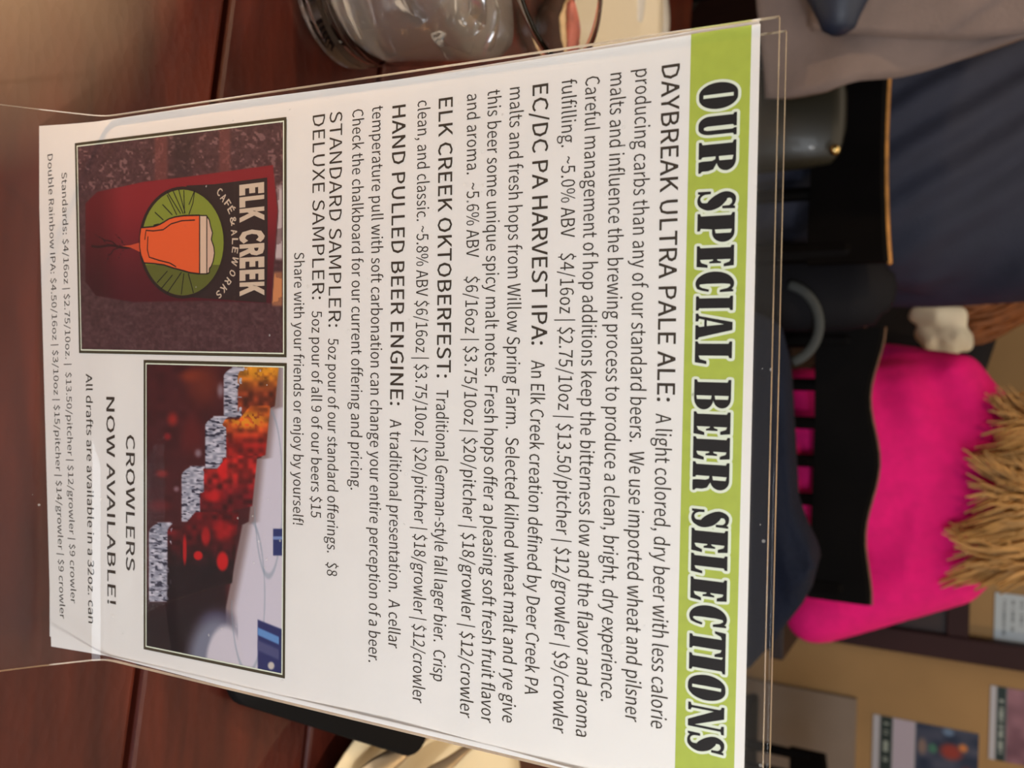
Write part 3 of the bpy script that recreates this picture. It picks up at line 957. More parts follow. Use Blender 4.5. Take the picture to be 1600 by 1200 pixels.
foam = [(324, 338), (328, 344), (330, 354), (333, 364), (331, 374), (335, 386), (336, 396), (334, 408), (331, 416), (328, 420), (328, 426), (324, 428)]
pxpoly('foam_emblem', foam, (206, 172, 150), .00025, left_pic)
pxpoly('foam_emblem_line', foam, (34, 24, 24), .00027, left_pic, stroke=.00025)
pxpoly('foam_emblem_line', [(313, 337), (324, 337), (324, 428), (313, 428)], (34, 24, 24), .00027, left_pic, stroke=.00022)
cream_ink = flat('cream lettering ink', (208, 186, 164))
for s_, y0, y1 in (('ELK', 289, 348), ('CREEK', 360, 463)):
    lay_text('sign_lettering', s_, pab(377.5 + (y0 - 289) * .005, y0), pab(378, y1), (pab(411, 370) - pab(378, 370))[1], .022, .00026, cream_ink, left_pic, space=1.04)
for ch, x, y, ad in (('C', 344, 300, 0), ('A', 350, 309, 0), ('F', 356.5, 318, 0), ('\u00c9', 361.5, 328, 0), ('&', 365.3, 345, 0), ('A', 366.6, 363, 0), ('L', 368, 377, 0), ('E', 368, 391, 0), ('W', 367.8, 408, 0), ('O', 364, 427, 0), ('R', 357, 440, 0), ('K', 350, 451, 0), ('S', 343, 460, 0)):
    cen = pab(286, 379); p = pab(x, y); d = p - cen; d[1] *= .8; d /= np.linalg.norm(d)
    tn = np.array([d[1], -d[0]])
    wch = .0011 if ch not in 'W&' else .0016
    capc = .0028
    p0 = p - tn * wch - d * capc / 2; p1 = p + tn * wch - d * capc / 2
    lay_text('sign_lettering', ch, p0, p1, capc, .008, .00026, cream_ink, left_pic)

# ---- acrylic stand
acr = clear_mat('clear acrylic', 1.49, (.985, .985, .98, 1), rough=.03, haze=.006)
acr_edge = mat('polished acrylic edge', (240, 218, 186), .15, noise=.2, scale=90)
acr_edge.node_tree.nodes['Principled BSDF'].inputs['Transmission Weight'].default_value = .5


def sheet_profile(front):
    s = 1 if front else -1
    fr_top = pab_top
    pts = [(0, fr_top if front else bk_top), (0, .2), (0, .1), (0, .02)]
    pts += [(0, .009), (.0005, .0052), (.0019, .0022), (.0043, -.0008), (.0099, -.0056), (.018, -.0122), (.027, -.0188), (.037, -.0258), (.048, -.0318), (.060, -.0354), (.075, -.0372), (.10, -.0374), (.118, -.0374)]
    return [(s * c, b) for c, b in pts]


d1 = ray(1218, 46); tpl = ((CO + CN * .0016 - CAM) @ CN) / (d1 @ CN); pab_top = float((CAM + tpl * d1 - CO) @ CU)
d2 = ray(1230, 57); tpl = ((CO - CN * .0040 - CAM) @ CN) / (d2 @ CN); bk_top = float((CAM + tpl * d2 - CO) @ CU)
holder = empty('menu_stand', tuple(cp(CW / 2, -.038, 0)), 'clear acrylic upright menu stand with curved foot on the plank table', 'menu stand')


def acrylic(front):
    pr = sheet_profile(front); th = .0019; c_off = .0006 if front else -.0018 - .0019
    nrm = []
    for i_ in range(len(pr)):
        a = np.array(pr[max(i_ - 1, 0)]); b = np.array(pr[min(i_ + 1, len(pr) - 1)]); d = b - a; d /= np.linalg.norm(d)
        nrm.append(np.array([-d[1], d[0]]))
    v = []; A0, A1 = (-.0012, CW + .0006) if front else (.0012, CW + .0010)
    rows = []
    for (c, b), n_ in zip(pr, nrm):
        if not front: n_ = -n_
        ci, bi = c + c_off, b
        co, bo = c + c_off + n_[0] * th, b + n_[1] * th
        if not front: co, bo = c + c_off + abs(n_[0]) * th * (1), b + n_[1] * th
        sh = .0112 * max(b, 0)
        row = []
        for a, cc, bb in ((A0 + sh, ci, bi), (A1 + sh * (-.1), ci, bi), (A1 + sh * (-.1), co, bo), (A0 + sh, co, bo)):
            p_ = cp(a, bb, cc); p_ = p_ - np.array([0, 0, 1]) * (cc * CN[2] + .0) * min(1, max(0, -bb / .02)); row.append(len(v)); v.append(p_)
        rows.append(row)
    f = []; mi = []
    for r0, r1 in zip(rows[:-1], rows[1:]):
        for k in range(4):
            l = (k + 1) % 4
            f.append((r0[k], r0[l], r1[l], r1[k])); mi.append(1 if k in (1, 3) else 0)
    f.append(tuple(rows[0])[::-1]); mi.append(1); f.append(tuple(rows[-1])); mi.append(1)
    me = pydata('panel', v, f)
    me.materials.append(acr); me.materials.append(acr_edge)
    me.polygons.foreach_set('material_index', mi)
    bm = bmesh.new(); bm.from_mesh(me); bmesh.ops.recalc_face_normals(bm, faces=bm.faces)
    bm.to_mesh(me); bm.free()
    for p in me.polygons: p.use_smooth = p.material_index == 0
    md = obj('front_panel' if front else 'rear_panel', me, None, holder)
    es = md.modifiers.new('e', 'EDGE_SPLIT'); es.split_angle = math.radians(35)
    return md


acrylic(True); acrylic(False)

# ================================================================== PINT GLASS
glass = glass_mat('clear tumbler glass')
gc = (-.235, .412, TZ)
water = glass_mat('water', (.86, .82, .78, 1), 1.33); water.node_tree.nodes['Principled BSDF'].inputs['Transmission Weight'].default_value = .72
gl = empty('water_glass', gc, 'clear pint glass of iced water left of the menu stand', 'glass')
H = .15; r0, r1 = .043, .0615
prof = [(0, .0005), (r0 * .8, .0005), (r0 - .003, .001), (r0, .004), (r0 + .0008, .010), (r0 - .0004, .014), (r0 + .0012, .018), (r0 + .0004, .022), (r0 + .0022, .03)]
for k in range(1, 9):
    t = k / 8; prof.append((r0 + .0022 + (r1 - r0 - .0022) * t, .03 + (H - .032) * t))
prof += [(r1 + .0004, H - .0005), (r1 - .0012, H + .0006), (r1 - .0026, H - .0008)]
for k in range(8, -1, -1):
    t = k / 8; prof.append((r0 - .0012 + (r1 - .0028 - r0 + .0012) * t, .024 + (H - .028) * t))
prof += [(r0 - .008, .016), (0, .0145)]
obj('tumbler', lathe(prof, 72, gc), glass, gl, True)
wi = [(0, .0150), (r0 - .0085, .0165), (r0 - .0017, .0245)]
for k in range(1, 6):
    t = k / 8; wi.append((r0 - .0017 + (r1 - .0028 - r0 + .0012) * t, .0245 + (H - .028) * t))
wz = wi[-1][1]
wi += [(0, wz)]
wat = obj('water', lathe(wi, 48, gc), water, gl, True)
ice_m = glass_mat('ice', (.96, .97, 1, 1), 1.31, .08)
for k in range(6):
    a = k * 1.1; r = .022 + .006 * (k % 2)
    b = box_bm((0, 0, 0), (.021, .022, .019), bevel=.0035, seg=2)
    bmesh.ops.rotate(b, cent=(0, 0, 0), matrix=Matrix.Rotation(a * 1.7, 3, Vector((.3, .5, 1)).normalized()), verts=b.verts)
    bmesh.ops.translate(b, vec=(gc[0] + r * math.cos(a), gc[1] + r * math.sin(a), TZ + wz - .008 - .014 * (k % 2)), verts=b.verts)
    ic = obj('ice_cube', b, ice_m, None, True)
    tag(ic, 'clear ice cube in the pint glass, ' + ('at its right side, up at the surface', 'at its far side, under the surface', 'at its far left, up at the surface', 'at its left side, under the surface', 'at its near left, up at the surface', 'at its near right, under the surface')[k], 'ice', 'ice cubes in the water glass')

# ================================================================== LEFT PLATE, SANDWICH, NAPKIN
cream = mat('cream glazed china', (232, 214, 176), .45, noise=.02, spec=.3)
white_ch = mat('white glazed china', (226, 222, 214), .2, noise=.02, coat=.3)


def plate(name, c, R, m_, label):
    p = [(0, .004), (R * .55, .004), (R * .62, .002), (R * .66, 0.0005), (R * .70, .0005), (R * .74, .004), (R * .9, .012), (R - .002, .0175), (R, .019), (R - .001, .0205), (R * .9, .0165), (R * .74, .009), (R * .66, .0068), (0, .0065)]
    o = obj(name, lathe(p, 80, c), m_, None, True)
    return tag(o, label, 'plate')


plate('dinner_plate', (-.432, .835, TZ), .135, mat('pale plate glaze', (236, 226, 204), .4), 'cream plate with a sandwich beyond the pint glass')
sand = empty('sandwich', (-.345, .775, TZ + .008), 'open sandwich of dark rye bread and pink meat on the far left plate', 'sandwich')
crust = mat('dark rye crust', (58, 38, 30), .8, noise=.3, scale=60, bump=.4)
meat = mat('pink sliced meat', (196, 116, 104), .5, noise=.35, scale=45, bump=.3, bscale=40)
crumb = mat('pale bread crumb', (216, 190, 150), .8, noise=.15, scale=80, bump=.4)


def lump(cx, cy, z0, z1, rx, ry, a, seg=28, wob=.08, seed=0):
    r = random.Random(seed); ph = r.random() * 6
    v = []; f = []
    levels = [(0, .92), (.25, 1), (.75, 1), (1, .9)]
    for t, s in levels:
        for k in range(seg):
            u = 2 * math.pi * k / seg; w = 1 + wob * math.sin(3 * u + ph) + wob * .5 * math.sin(7 * u + ph * 2)
            x = rx * s * w * math.cos(u); y = ry * s * w * math.sin(u)
            v.append((cx + x * math.cos(a) - y * math.sin(a), cy + x * math.sin(a) + y * math.cos(a), z0 + (z1 - z0) * t + .0015 * math.sin(5 * u + ph) * t))
    for l in range(3):
        for k in range(seg): f.append((l * seg + k, l * seg + (k + 1) % seg, (l + 1) * seg + (k + 1) % seg, (l + 1) * seg + k))
    f.append(tuple(range(seg))[::-1]); f.append(tuple(range(3 * seg, 4 * seg)))
    return pydata('lump', v, f)


sc_ = onz(893, 88, TZ + .02)
obj('bread_slice', lump(sc_.x, sc_.y, TZ + .0075, TZ + .026, .056, .040, .9, seed=1), crust, sand, True)
obj('bread_crumb', lump(sc_.x, sc_.y - .002, TZ + .0255, TZ + .0275, .044, .030, .9, seed=1), crumb, sand, True)
obj('meat', lump(sc_.x - .006, sc_.y - .004, TZ + .027, TZ + .034, .033, .022, .8, wob=.14, seed=2), meat, sand, True)
nap = []
n_ = 26
v = []; f = []
for i_ in range(n_):
    for j in range(n_):
        s = i_ / (n_ - 1); t = j / (n_ - 1)
        x = -.66 + .26 * s; y = .90 + .115 * t
        z = TZ + .004 + .004 * math.sin(s * 9 + t * 4) ** 2 + .003 * math.sin(t * 13) ** 2
        v.append((x, y + .02 * s, z))
for i_ in range(n_ - 1):
    for j in range(n_ - 1): f.append((i_ * n_ + j, (i_ + 1) * n_ + j, (i_ + 1) * n_ + j + 1, i_ * n_ + j + 1))
no = obj('napkin', pydata('napkin', v, f), mat('pale grey napkin cloth', (214, 212, 208), .85, bump=.2, bscale=300), None, True)
no.modifiers.new('s', 'SOLIDIFY').thickness = .0025
tag(no, 'pale grey folded napkin at the far left edge of the plank table', 'napkin')

# ================================================================== RIGHT PLATE, CUTLERY, CASE
RP = (.362, .498, TZ)
plate('dinner_plate', RP, .158, cream, 'cream plate with fork and knife right of the menu stand')
steel = mat('brushed steel', (205, 192, 172), .38, metal=1, noise=.1, scale=40)


def cutlery(kind, p0, p1, label):
    """p0 handle end, p1 tip; lies on the plate"""
    p0 = Vector(p0); p1 = Vector(p1); d = (p1 - p0); L = d.length; d.normalize(); sd = Vector((-d.y, d.x, 0))
    root = empty(kind, tuple(p0), label, 'cutlery')
    bm = bmesh.new()
    n = 14
    hw = [.0095, .0105, .0095, .007, .0052, .0040, .0036, .0035, .0036, .0045]
    P_ = [p0 + d * (L * .66 * k / 9) + Vector((0, 0, .0015 * math.sin(k / 9 * 3.14))) for k in range(10)]
    tube(P_, [(w, .0022) for w in hw], 12, bm=bm, up=sd)
    obj('handle', bm, steel, root, True)
    bm = bmesh.new()
    if kind == 'table_fork':
        P2 = [p0 + d * (L * (.66 + .16 * k / 4)) + Vector((0, 0, -.001 * k)) for k in range(5)]
        tube(P2, [(w, .0018) for w in (.0045, .008, .0115, .0125, .0125)], 12, bm=bm, up=sd)
        obj('fork_head', bm, steel, root, True)
        for k in range(4):
            o_ = sd * ((k - 1.5) * .0066)
            bm = bmesh.new()
            tube([p0 + d * (L * .81) + o_ - Vector((0, 0, .003)), p0 + d * (L * .9) + o_ - Vector((0, 0, .003)), p1 + o_], [(.0022, .0013), (.002, .0012), (.001, .0008)], 8, bm=bm, up=sd)
            obj('tine', bm, steel, root, True)
    else:
        P2 = [p0 + d * (L * (.64 + .36 * k / 5)) + sd * (-.002 * k / 5) for k in range(6)]
        tube(P2, [(w, .0011) for w in (.0045, .009, .0105, .0105, .0085, .002)], 12, bm=bm, up=sd)
        obj('blade', bm, steel, root, True)
    return root


f0 = onz(600, 1192, TZ + .022); f1 = onz(700, 1118, TZ + .022)
dv = (f1 - f0).normalized()
cutlery('table_fork', tuple(f0 + dv * -.03 + Vector((0, 0, .002))), tuple(f0 + dv * .165), 'steel fork lying nearer the stand on the cream right plate')
f2 = onz(668, 1215, TZ + .022); cutlery('table_knife', tuple(f2 + dv * -.03 + Vector((0, 0, .002))), tuple(f2 + dv * .18), 'steel knife lying beside the fork on the cream right plate')

cb = bmesh.new()
e0 = Vector((.170, .329)); e1 = Vector((.241, .458)); dl = (e1 - e0); Lc = dl.length + .012; dl.normalize(); pw = Vector((-dl.y, dl.x))
pts = []
Wc, rc = .072, .014
for (cx, cy, a0) in ((Lc - rc, -0 - rc, 90), (Lc - rc, -Wc + rc, 0), (rc, -Wc + rc, -90), (rc, -rc, 180)):
    for k in range(7):
        a = math.radians(a0 - 90 * k / 6); pts.append((cx + rc * math.cos(a), cy + rc * math.sin(a)))
# slab local x along its length, y across (towards the left, behind the card)
T_ = .009
rise = .030
v = []
for z, s in ((0, .985), (.002, 1), (T_ - .002, 1), (T_, .985)):
    for x, y in pts:
        x_ = Lc / 2 + (x - Lc / 2) * s; y_ = -Wc / 2 + (y + Wc / 2) * s
        p = e0 + dl * x_ - pw * y_
        v.append((p.x, p.y, TZ + .001 + z + rise * x_ / Lc))
n_ = len(pts); f = []
for l in range(3):
    for k in range(n_): f.append((l * n_ + k, l * n_ + (k + 1) % n_, (l + 1) * n_ + (k + 1) % n_, (l + 1) * n_ + k))
f.append(tuple(range(n_))[::-1]); f.append(tuple(range(3 * n_, 4 * n_)))
cb = bmesh.new(); cb.from_mesh(pydata('c', v, f)); bmesh.ops.recalc_face_normals(cb, faces=cb.faces)
tag(obj('phone_case', cb, mat('black soft case', (13, 12, 12), .75, spec=.15), None, True), 'black rounded phone case tilted against the rim of the right plate', 'phone case')

# ================================================================== CHAIRS
black_w = mat('black lacquered chair wood', (9, 7, 7), .6, noise=.3, scale=12, spec=.06)
lit_edge_w = mat('painted warm edge light', (190, 132, 62), .35, noise=.35, scale=40)  # warm light along the black rail tops, painted as an edge colour


def chair(cx, yb, w, ztop, label, spind=5, panel_h=.115, wav=None, face=1, edge_tint=lit_edge_w, group=None, gw=1.0):
    """back of the chair at yb, seat toward +Y * face"""
    root = empty('ladderback_chair', (cx, yb + .2 * face, 0), label, 'chair', group)
    # top rail with a shaped upper edge
    n = 24; v = []; f = []
    for i_ in range(n + 1):
        s = i_ / n; x = cx - w / 2 + w * s
        dz = wav(s) if wav else .012 * math.sin(s * math.pi)
        cy = yb - .022 * math.sin(s * math.pi) * -1 * face
        for dy, z in ((-.011, ztop - panel_h), (.011, ztop - panel_h), (.011, ztop + dz - .006), (.006, ztop + dz), (-.006, ztop + dz), (-.011, ztop + dz - .006)):
            v.append((x, cy + dy, z))
    for i_ in range(n):
        for k in range(6): f.append((i_ * 6 + k, (i_ + 1) * 6 + k, (i_ + 1) * 6 + (k + 1) % 6, i_ * 6 + (k + 1) % 6))
    f.append(tuple(range(6))); f.append(tuple(range(n * 6, n * 6 + 6))[::-1])
    me = pydata('rail', v, f)
    bm = bmesh.new(); bm.from_mesh(me); bmesh.ops.recalc_face_normals(bm, faces=bm.faces)
    obj('top_rail', bm, black_w, root)
    bm = bmesh.new()
    tube([(cx - w / 2 + w * k / n, yb + .022 * math.sin(k / n * math.pi) * face, ztop + (wav(k / n) if wav else .012 * math.sin(k / n * math.pi)) + .0005) for k in range(n + 1)], [(.0065 * gw, .0035 * gw)] * (n + 1), 8, bm=bm, up=(0, 1, 0))
    g = obj('edge_light_strip', bm, edge_tint, root, True); g['label'] = 'upper edge strip for painted warm light'
    zs = .46
    for s in (-1, 1):
        bm = bmesh.new(); x = cx + s * (w / 2 - .018)
        tube([(x, yb - .05 * face, .012), (x, yb + .0 * face, .45), (x, yb + .0, ztop - panel_h * .5)], [(.017, .013), (.018, .014), (.015, .012)], 8, bm=bm, up=(1, 0, 0))
        obj('leg', bm, black_w, root)
        bm = bmesh.new(); x = cx + s * (w / 2 - .025)
        tube([(x, yb + .42 * face, .012), (x, yb + .40 * face, .44)], [.014, .019], 8, bm=bm)
        obj('leg', bm, black_w, root)
    for k in range(spind):
        x = cx - w / 2 + .03 + (w - .06) * (k + 1) / (spind + 1)
        bm = bmesh.new(); tube([(x, yb + .012 * face, .47), (x, yb + .018 * face, ztop - panel_h + .01)], [(.0105, .007)] * 2, 8, bm=bm, up=(1, 0, 0), caps=False)
        obj('spindle', bm, black_w, root)
    obj('seat', box_bm((cx, yb + .205 * face, .455), (w, .43, .035), bevel=.012), black_w, root, True)
    for s in (-1, 1):
        bm = tube([(cx + s * (w / 2 - .022), yb - .02 * face, .22), (cx + s * (w / 2 - .024), yb + .41 * face, .22)], [.009, .009], 8)
        obj('stretcher', bm, black_w, root)
    return root


cL = at(1380, 512, 1.5); cR = at(1364, 945, 1.5)
c2x, c2w = (cL.x + cR.x) / 2, cR.x - cL.x
chair(c2x, 1.5, c2w, .968, 'black chair with shaped top rail behind the woman in magenta', 5, .096, gw=.55, edge_tint=mat('dim painted edge light', (110, 78, 52), .5, noise=.4, scale=50),  # dimmer edge light, likewise painted
      wav=lambda s: .010 * math.cos(s * 12.5) * (1 - .3 * s) - .006 * s)
nL = at(1400, 122, 1.3); nR = at(1388, 362, 1.3)
chair(-.41, 1.3, .45, .992, 'black chair with warm light painted on its rail edge behind the man in navy', 4, .105, wav=lambda s: .022 * (1.6 * s - .9) ** 2 - .006)

# ================================================================== PEOPLE
skin = mat('light skin', (214, 160, 132), .5, noise=.05, scale=30)
skin.node_tree.nodes['Principled BSDF'].inputs['Subsurface Weight'].default_value = .1


def hand(bm, wrist, d, side, up=(0, 0, 1), curl=.5):
    """palm + five fingers; d = direction of the forearm, side = +1 thumb to the +x of local"""
    w = Vector(wrist); d = Vector(d).normalized(); u = Vector(up); u = (u - d * u.dot(d)).normalized(); s = d.cross(u) * side
    tube([w - d * .03, w + d * .015, w + d * .045, w + d * .085], [(.024, .019), (.03, .016), (.038, .014), (.038, .012)], 12, bm=bm, up=s)
    for k, L in enumerate((.072, .080, .075, .060)):
        b0 = w + d * .078 + s * (.028 - .0185 * k)
        a = b0 + d * L * .45 - u * .006; b = a + (d * math.cos(curl) - u * math.sin(curl)) * L * .33; c = b + (d * math.cos(curl * 1.9) - u * math.sin(curl * 1.9)) * L * .26
        tube([b0 - d * .02, a, b, c], [.0098, .0088, .0080, .0068], 8, bm=bm)
    t0 = w + d * .02 + s * .02; t1 = w + d * .05 + s * .052 - u * .008; t2 = w + d * .082 + s * .062 - u * .014
    tube([t0, t1, t2], [.014, .0112, .0085], 8, bm=bm)


def person(loc, rz, label, top_m, leg_m, hair_fn=None, hair_m=None, sc=1.0, sh_w=.2, elbows=None, hands=None, chest=(.165, .115), lean=.02, top_extra=None, drop=.045, head_turn=0, seat=.47):
    """seated figure facing local +Y. Local origin on the floor under the hips."""
    root = empty('person', loc, label, 'person')
    R3 = Matrix.Rotation(rz, 3, 'Z')
    L = Vector(loc)
    def W(p): return R3 @ (Vector(p) * 1.0) + L
    hz = seat + .155
    shz = hz + .50 * sc
    elbows = elbows or [(-.27, .06, shz - .27), (.27, .06, shz - .27)]
    hands = hands or [(-.16, .28, .80), (.16, .28, .80)]
    def build(g, arms_to=1.0, with_legs=True, with_head=True, with_hands=True, torso=True, legs_to=1.0):
        bm = bmesh.new()
        if torso:
            tube([W((0, 0, hz - .06)), W((0, 0, hz + .02)), W((0, lean * .3, hz + .14)), W((0, lean * .7, hz + .28)), W((0, lean, hz + .40)), W((0, lean, shz - .02)), W((0, lean, shz + .03))],
                 [(.17 + g, .12 + g), (.175 + g, .125 + g), (chest[0] * .92 + g, chest[1] * .98 + g), (chest[0] + g, chest[1] + g), (chest[0] + .015 + g, chest[1] - .005 + g), (sh_w * .82 + g, .08 + g), (.075 + g, .06 + g)], 20, bm=bm, up=R3 @ Vector((1, 0, 0)))
            for s, e, h in ((-1, elbows[0], hands[0]), (1, elbows[1], hands[1])):
                sh = Vector((s * sh_w, lean, shz - drop)); e = Vector(e); h = Vector(h)
                if arms_to < 1: h = e + (h - e) * arms_to
                mid = (sh + e) / 2; fm = (e + h) / 2
                tube([W(Vector((s * .08, lean, shz - .03))), W(sh), W(mid), W(e)], [.06 + g, .060 + g, .051 + g, .043 + g], 14, bm=bm)
                tube([W(e), W(fm), W(h)], [.043 + g, .039 + g, (.028 if arms_to == 1 else .034) + g], 12, bm=bm)
        if with_legs:
            for s in (-1, 1):
                hp_ = Vector((s * .09, .0, hz - .02)); kn = Vector((s * .11, .43, seat + .06)); an = Vector((s * .11, .44, .10))
                if legs_to < 1: an = kn + (an - kn) * legs_to
                tube([W(hp_), W((hp_ + kn) / 2), W(kn)], [.088 + g, .078 + g, .058 + g], 14, bm=bm)
                tube([W(kn), W((kn * .6 + an * .4)), W(an)], [.056 + g, .054 + g, .038 + g], 12, bm=bm)
        if with_head:
            nz = shz + .02
            tube([W((0, lean, nz - .02)), W((0, lean + .01, nz + .05)), W((0, lean + .015, nz + .10))], [.055 + g, .052 + g, .055 + g], 14, bm=bm)
            Hc = Vector((0, lean + .025, nz + .19))
            tube([W(Hc + Vector((0, .012, -.10))), W(Hc + Vector((0, .012, -.06))), W(Hc), W(Hc + Vector((0, -.004, .05))), W(Hc + Vector((0, -.008, .095)))],
                 [(.035 + g, .045 + g), (.058 + g, .075 + g), (.073 + g, .092 + g), (.072 + g, .09 + g), (.045 + g, .055 + g)], 18, bm=bm, up=R3 @ Vector((1, 0, 0)))
            tube([W(Hc + Vector((0, .085, .015))), W(Hc + Vector((0, .112, -.028)))], [.009, .014], 8, bm=bm)
            for s in (-1, 1):
                tube([W(Hc + Vector((s * .073, .0, .02))), W(Hc + Vector((s * .077, -.003, -.03)))], [(.006, .018), (.006, .012)], 8, bm=bm, up=R3 @ Vector((1, 0, 0)))
            tube([W(Hc + Vector((-.022, .090, -.058))), W(Hc + Vector((.022, .090, -.058)))], [.007, .007], 8, bm=bm)
        if with_hands:
            for s, e, h in ((-1, elbows[0], hands[0]), (1, elbows[1], hands[1])):
                d = R3 @ (Vector(h) - Vector(e))
                hand(bm, W(h), d, -s)
            for s in (-1, 1):
                tube([W((s * .11, .42, .05)), W((s * .11, .50, .045)), W((s * .11, .60, .035))], [(.036, .04), (.042, .034), (.036, .022)], 12, bm=bm, up=R3 @ Vector((1, 0, 0)))
        return bm
    obj('body', remesh(build(0), .0065, 3), skin, root, True)
    tm = remesh(build(.013, arms_to=.86, with_legs=False, with_head=False, with_hands=False), .010, 6, 'top')
    if top_extra: top_extra(tm, W)
    obj('sweater', tm, top_m, root, True)
    lm = remesh(build(.012, with_head=False, with_hands=False, torso=False, legs_to=.93), .012, 4, 'legs')
    obj('trousers', lm, leg_m, root, True)
    for s in (-1, 1):
        bm = bmesh.new()
        tube([W((s * .11, .405, .052)), W((s * .11, .50, .048)), W((s * .11, .615, .038))], [(.042, .044), (.047, .040), (.040, .030)], 14, bm=bm, up=R3 @ Vector((1, 0, 0)))
        obj('shoe', bm, mat('black shoe leather', (22, 20, 20), .4), root, True)
    Hc = Vector((0, lean + .025, shz + .21))
    for s in (-1, 1):
        eye = bmesh.new()
        bmesh.ops.create_uvsphere(eye, u_segments=12, v_segments=8, radius=.011, matrix=Matrix.Translation(W(Hc + Vector((s * .03, .078, .012)))))
        obj('eye', eye, flat('eye', (60, 48, 40), .2), root, True)
    if hair_fn: obj('hair', hair_fn(W, Hc), hair_m, root, True)
    return root, W, Hc


def scalp(W, Hc, drop=.10, back=.0):
    bm = bmesh.new()
    tube([W(Hc + Vector((0, -.03, -drop))), W(Hc + Vector((0, -.028, -.03))), W(Hc + Vector((0, -.02, .03))), W(Hc + Vector((0, -.012, .075))), W(Hc + Vector((0, -.008, .112)))],
         [(.07, .062), (.086, .082), (.088, .098), (.078, .086), (.035, .04)], 20, bm=bm)
    return bm


def wrinkle(fn):
    def f_(me, W):
        n = len(me.vertices); co = np.empty(n * 3); me.vertices.foreach_get('co', co); co = co.reshape(-1, 3)
        no_ = np.array([v_.normal[:] for v_ in me.vertices])
        co = co + no_ * fn(co)[:, None]
        me.vertices.foreach_set('co', co.ravel()); me.update()
    return f_


# --- woman in magenta, back to us
mag = mat('magenta knit', (246, 6, 128), .85, noise=.08, scale=40, sheen=.0, bump=.25, bscale=500)
denim = mat('blue denim', (34, 46, 72), .8, noise=.15, scale=60)
blonde = mat('wavy blonde hair', (196, 148, 84), .5, noise=.45, scale=60, stretch=(1, 1, .15))


def blonde_hair(W, Hc):
    bm = scalp(W, Hc, .12)
    r = random.Random(7)
    for k in range(560):
        u = r.random()
        a = math.pi * (1.02 + .96 * u)     # round the back of the head
        x0 = math.cos(a) * .072; y0 = math.sin(a) * .07 - .01
        ln = r.uniform(.29, .385) * (1 - .22 * (1 - u) ** 1.5) 
        P_ = []; n = 12; ph = 5.5 * u * 4 + r.uniform(-.5, .5); amp = r.uniform(.006, .013); out = r.uniform(.8, 1.25)
        for i_ in range(n):
            t = i_ / (n - 1)
            x = x0 * (1 + 1.1 * out * t ** .8) + amp * math.sin(t * 13 + ph) * (t + .2)
            y = (y0 - .03 * math.sin(min(1, t * 1.4) * math.pi * .5) - .065 * out * (1 - math.exp(-3 * t)) * (1 if abs(x0) < .06 else .6)) + amp * math.cos(t * 11 + ph) * t
            z = .07 - ln * t + .008 * math.sin(t * 9 + ph)
            if t > .8: x += (t - .8) * .08 * math.cos(ph); z += (t - .8) * .04
            P_.append(W(Hc + Vector((x, y, z))))
        R_ = [.0046 if i_ < n - 5 else .0046 * (n - i_) / 5.6 + .0003 for i_ in range(n)]
        tube(P_, [(q_, q_ * .6) for q_ in R_], 6, bm=bm)
    return bm


shl = at(1558, 600, 1.66); shr = at(1500, 955, 1.66)
wx = (at(1450, 545, 1.66).x + at(1420, 985, 1.66).x) / 2 - .02
def mag_w(co):
    x, y, z = co.T
    d = .006 * np.sin((z * 42 + x * 30)) * np.exp(-((x - (wx + .12)) / .09) ** 2) * (z < 1.02)
    d += .005 * np.sin(z * 70 - x * 20) * np.exp(-((x - (wx - .14)) / .06) ** 2)
    return d


person((wx, 1.66, 0), 0, 'woman in a magenta sweater with wavy blonde hair, seen from behind on a black chair', mag, denim,
       blonde_hair, blonde, sc=1.06, drop=.085, sh_w=.155, chest=(.185, .12), lean=.04, elbows=[(-.20, .17, .88), (.262, -.0, .86)], hands=[(-.12, .40, .80), (.17, .24, .80)], top_extra=wrinkle(mag_w))

# --- man in navy, back to us, at the next chair
navy = mat('navy cotton shirt', (40, 44, 62), .8, noise=.06, scale=30, bump=.2, bscale=300)
nx = -.40


def navy_w(co):
    x, y, z = co.T
    u = (x - nx) * .95 + (z - 1.05) * .75
    return .008 * np.sin(u * 95 + 2 * np.sin(z * 9)) * (y < 1.56) * np.clip((1.32 - z) / .2, 0, 1) * np.exp(-((x - nx - .0) / .2) ** 2) - .002


def short_hair(W, Hc): return scalp(W, Hc, .05)


person((nx, 1.50, 0), .1, 'man in a navy shirt seen from behind on the black chair with painted warm edge light', navy, mat('black trousers', (22, 22, 28), .8),
       short_hair, mat('dark short hair', (40, 30, 24), .6), sc=1.22, sh_w=.195, chest=(.21, .14), lean=.03, elbows=[(-.25, .12, .94), (.205, .14, .92)], hands=[(-.16, .38, .84), (.13, .40, .84)], top_extra=wrinkle(navy_w))

# --- person in taupe at the left, mostly outside the picture
taupe = mat('taupe grey knit', (132, 116, 110), .9, noise=.08, scale=25, bump=.12, bscale=220)
tp_root, tpW, tpH = person((-.95, 1.30, 0), 0, 'person in a taupe grey cardigan at the left edge beside the man in navy', mat('grey vest', (110, 98, 94), .9), mat('dark trousers', (40, 36, 36), .8),
       short_hair, mat('brown hair', (78, 54, 36), .6), sc=1.2, sh_w=.2, chest=(.2, .13), elbows=[(-.27, .08, .92), (.185, .12, .90)], hands=[(-.2, .33, .84), (.06, .36, .84)])


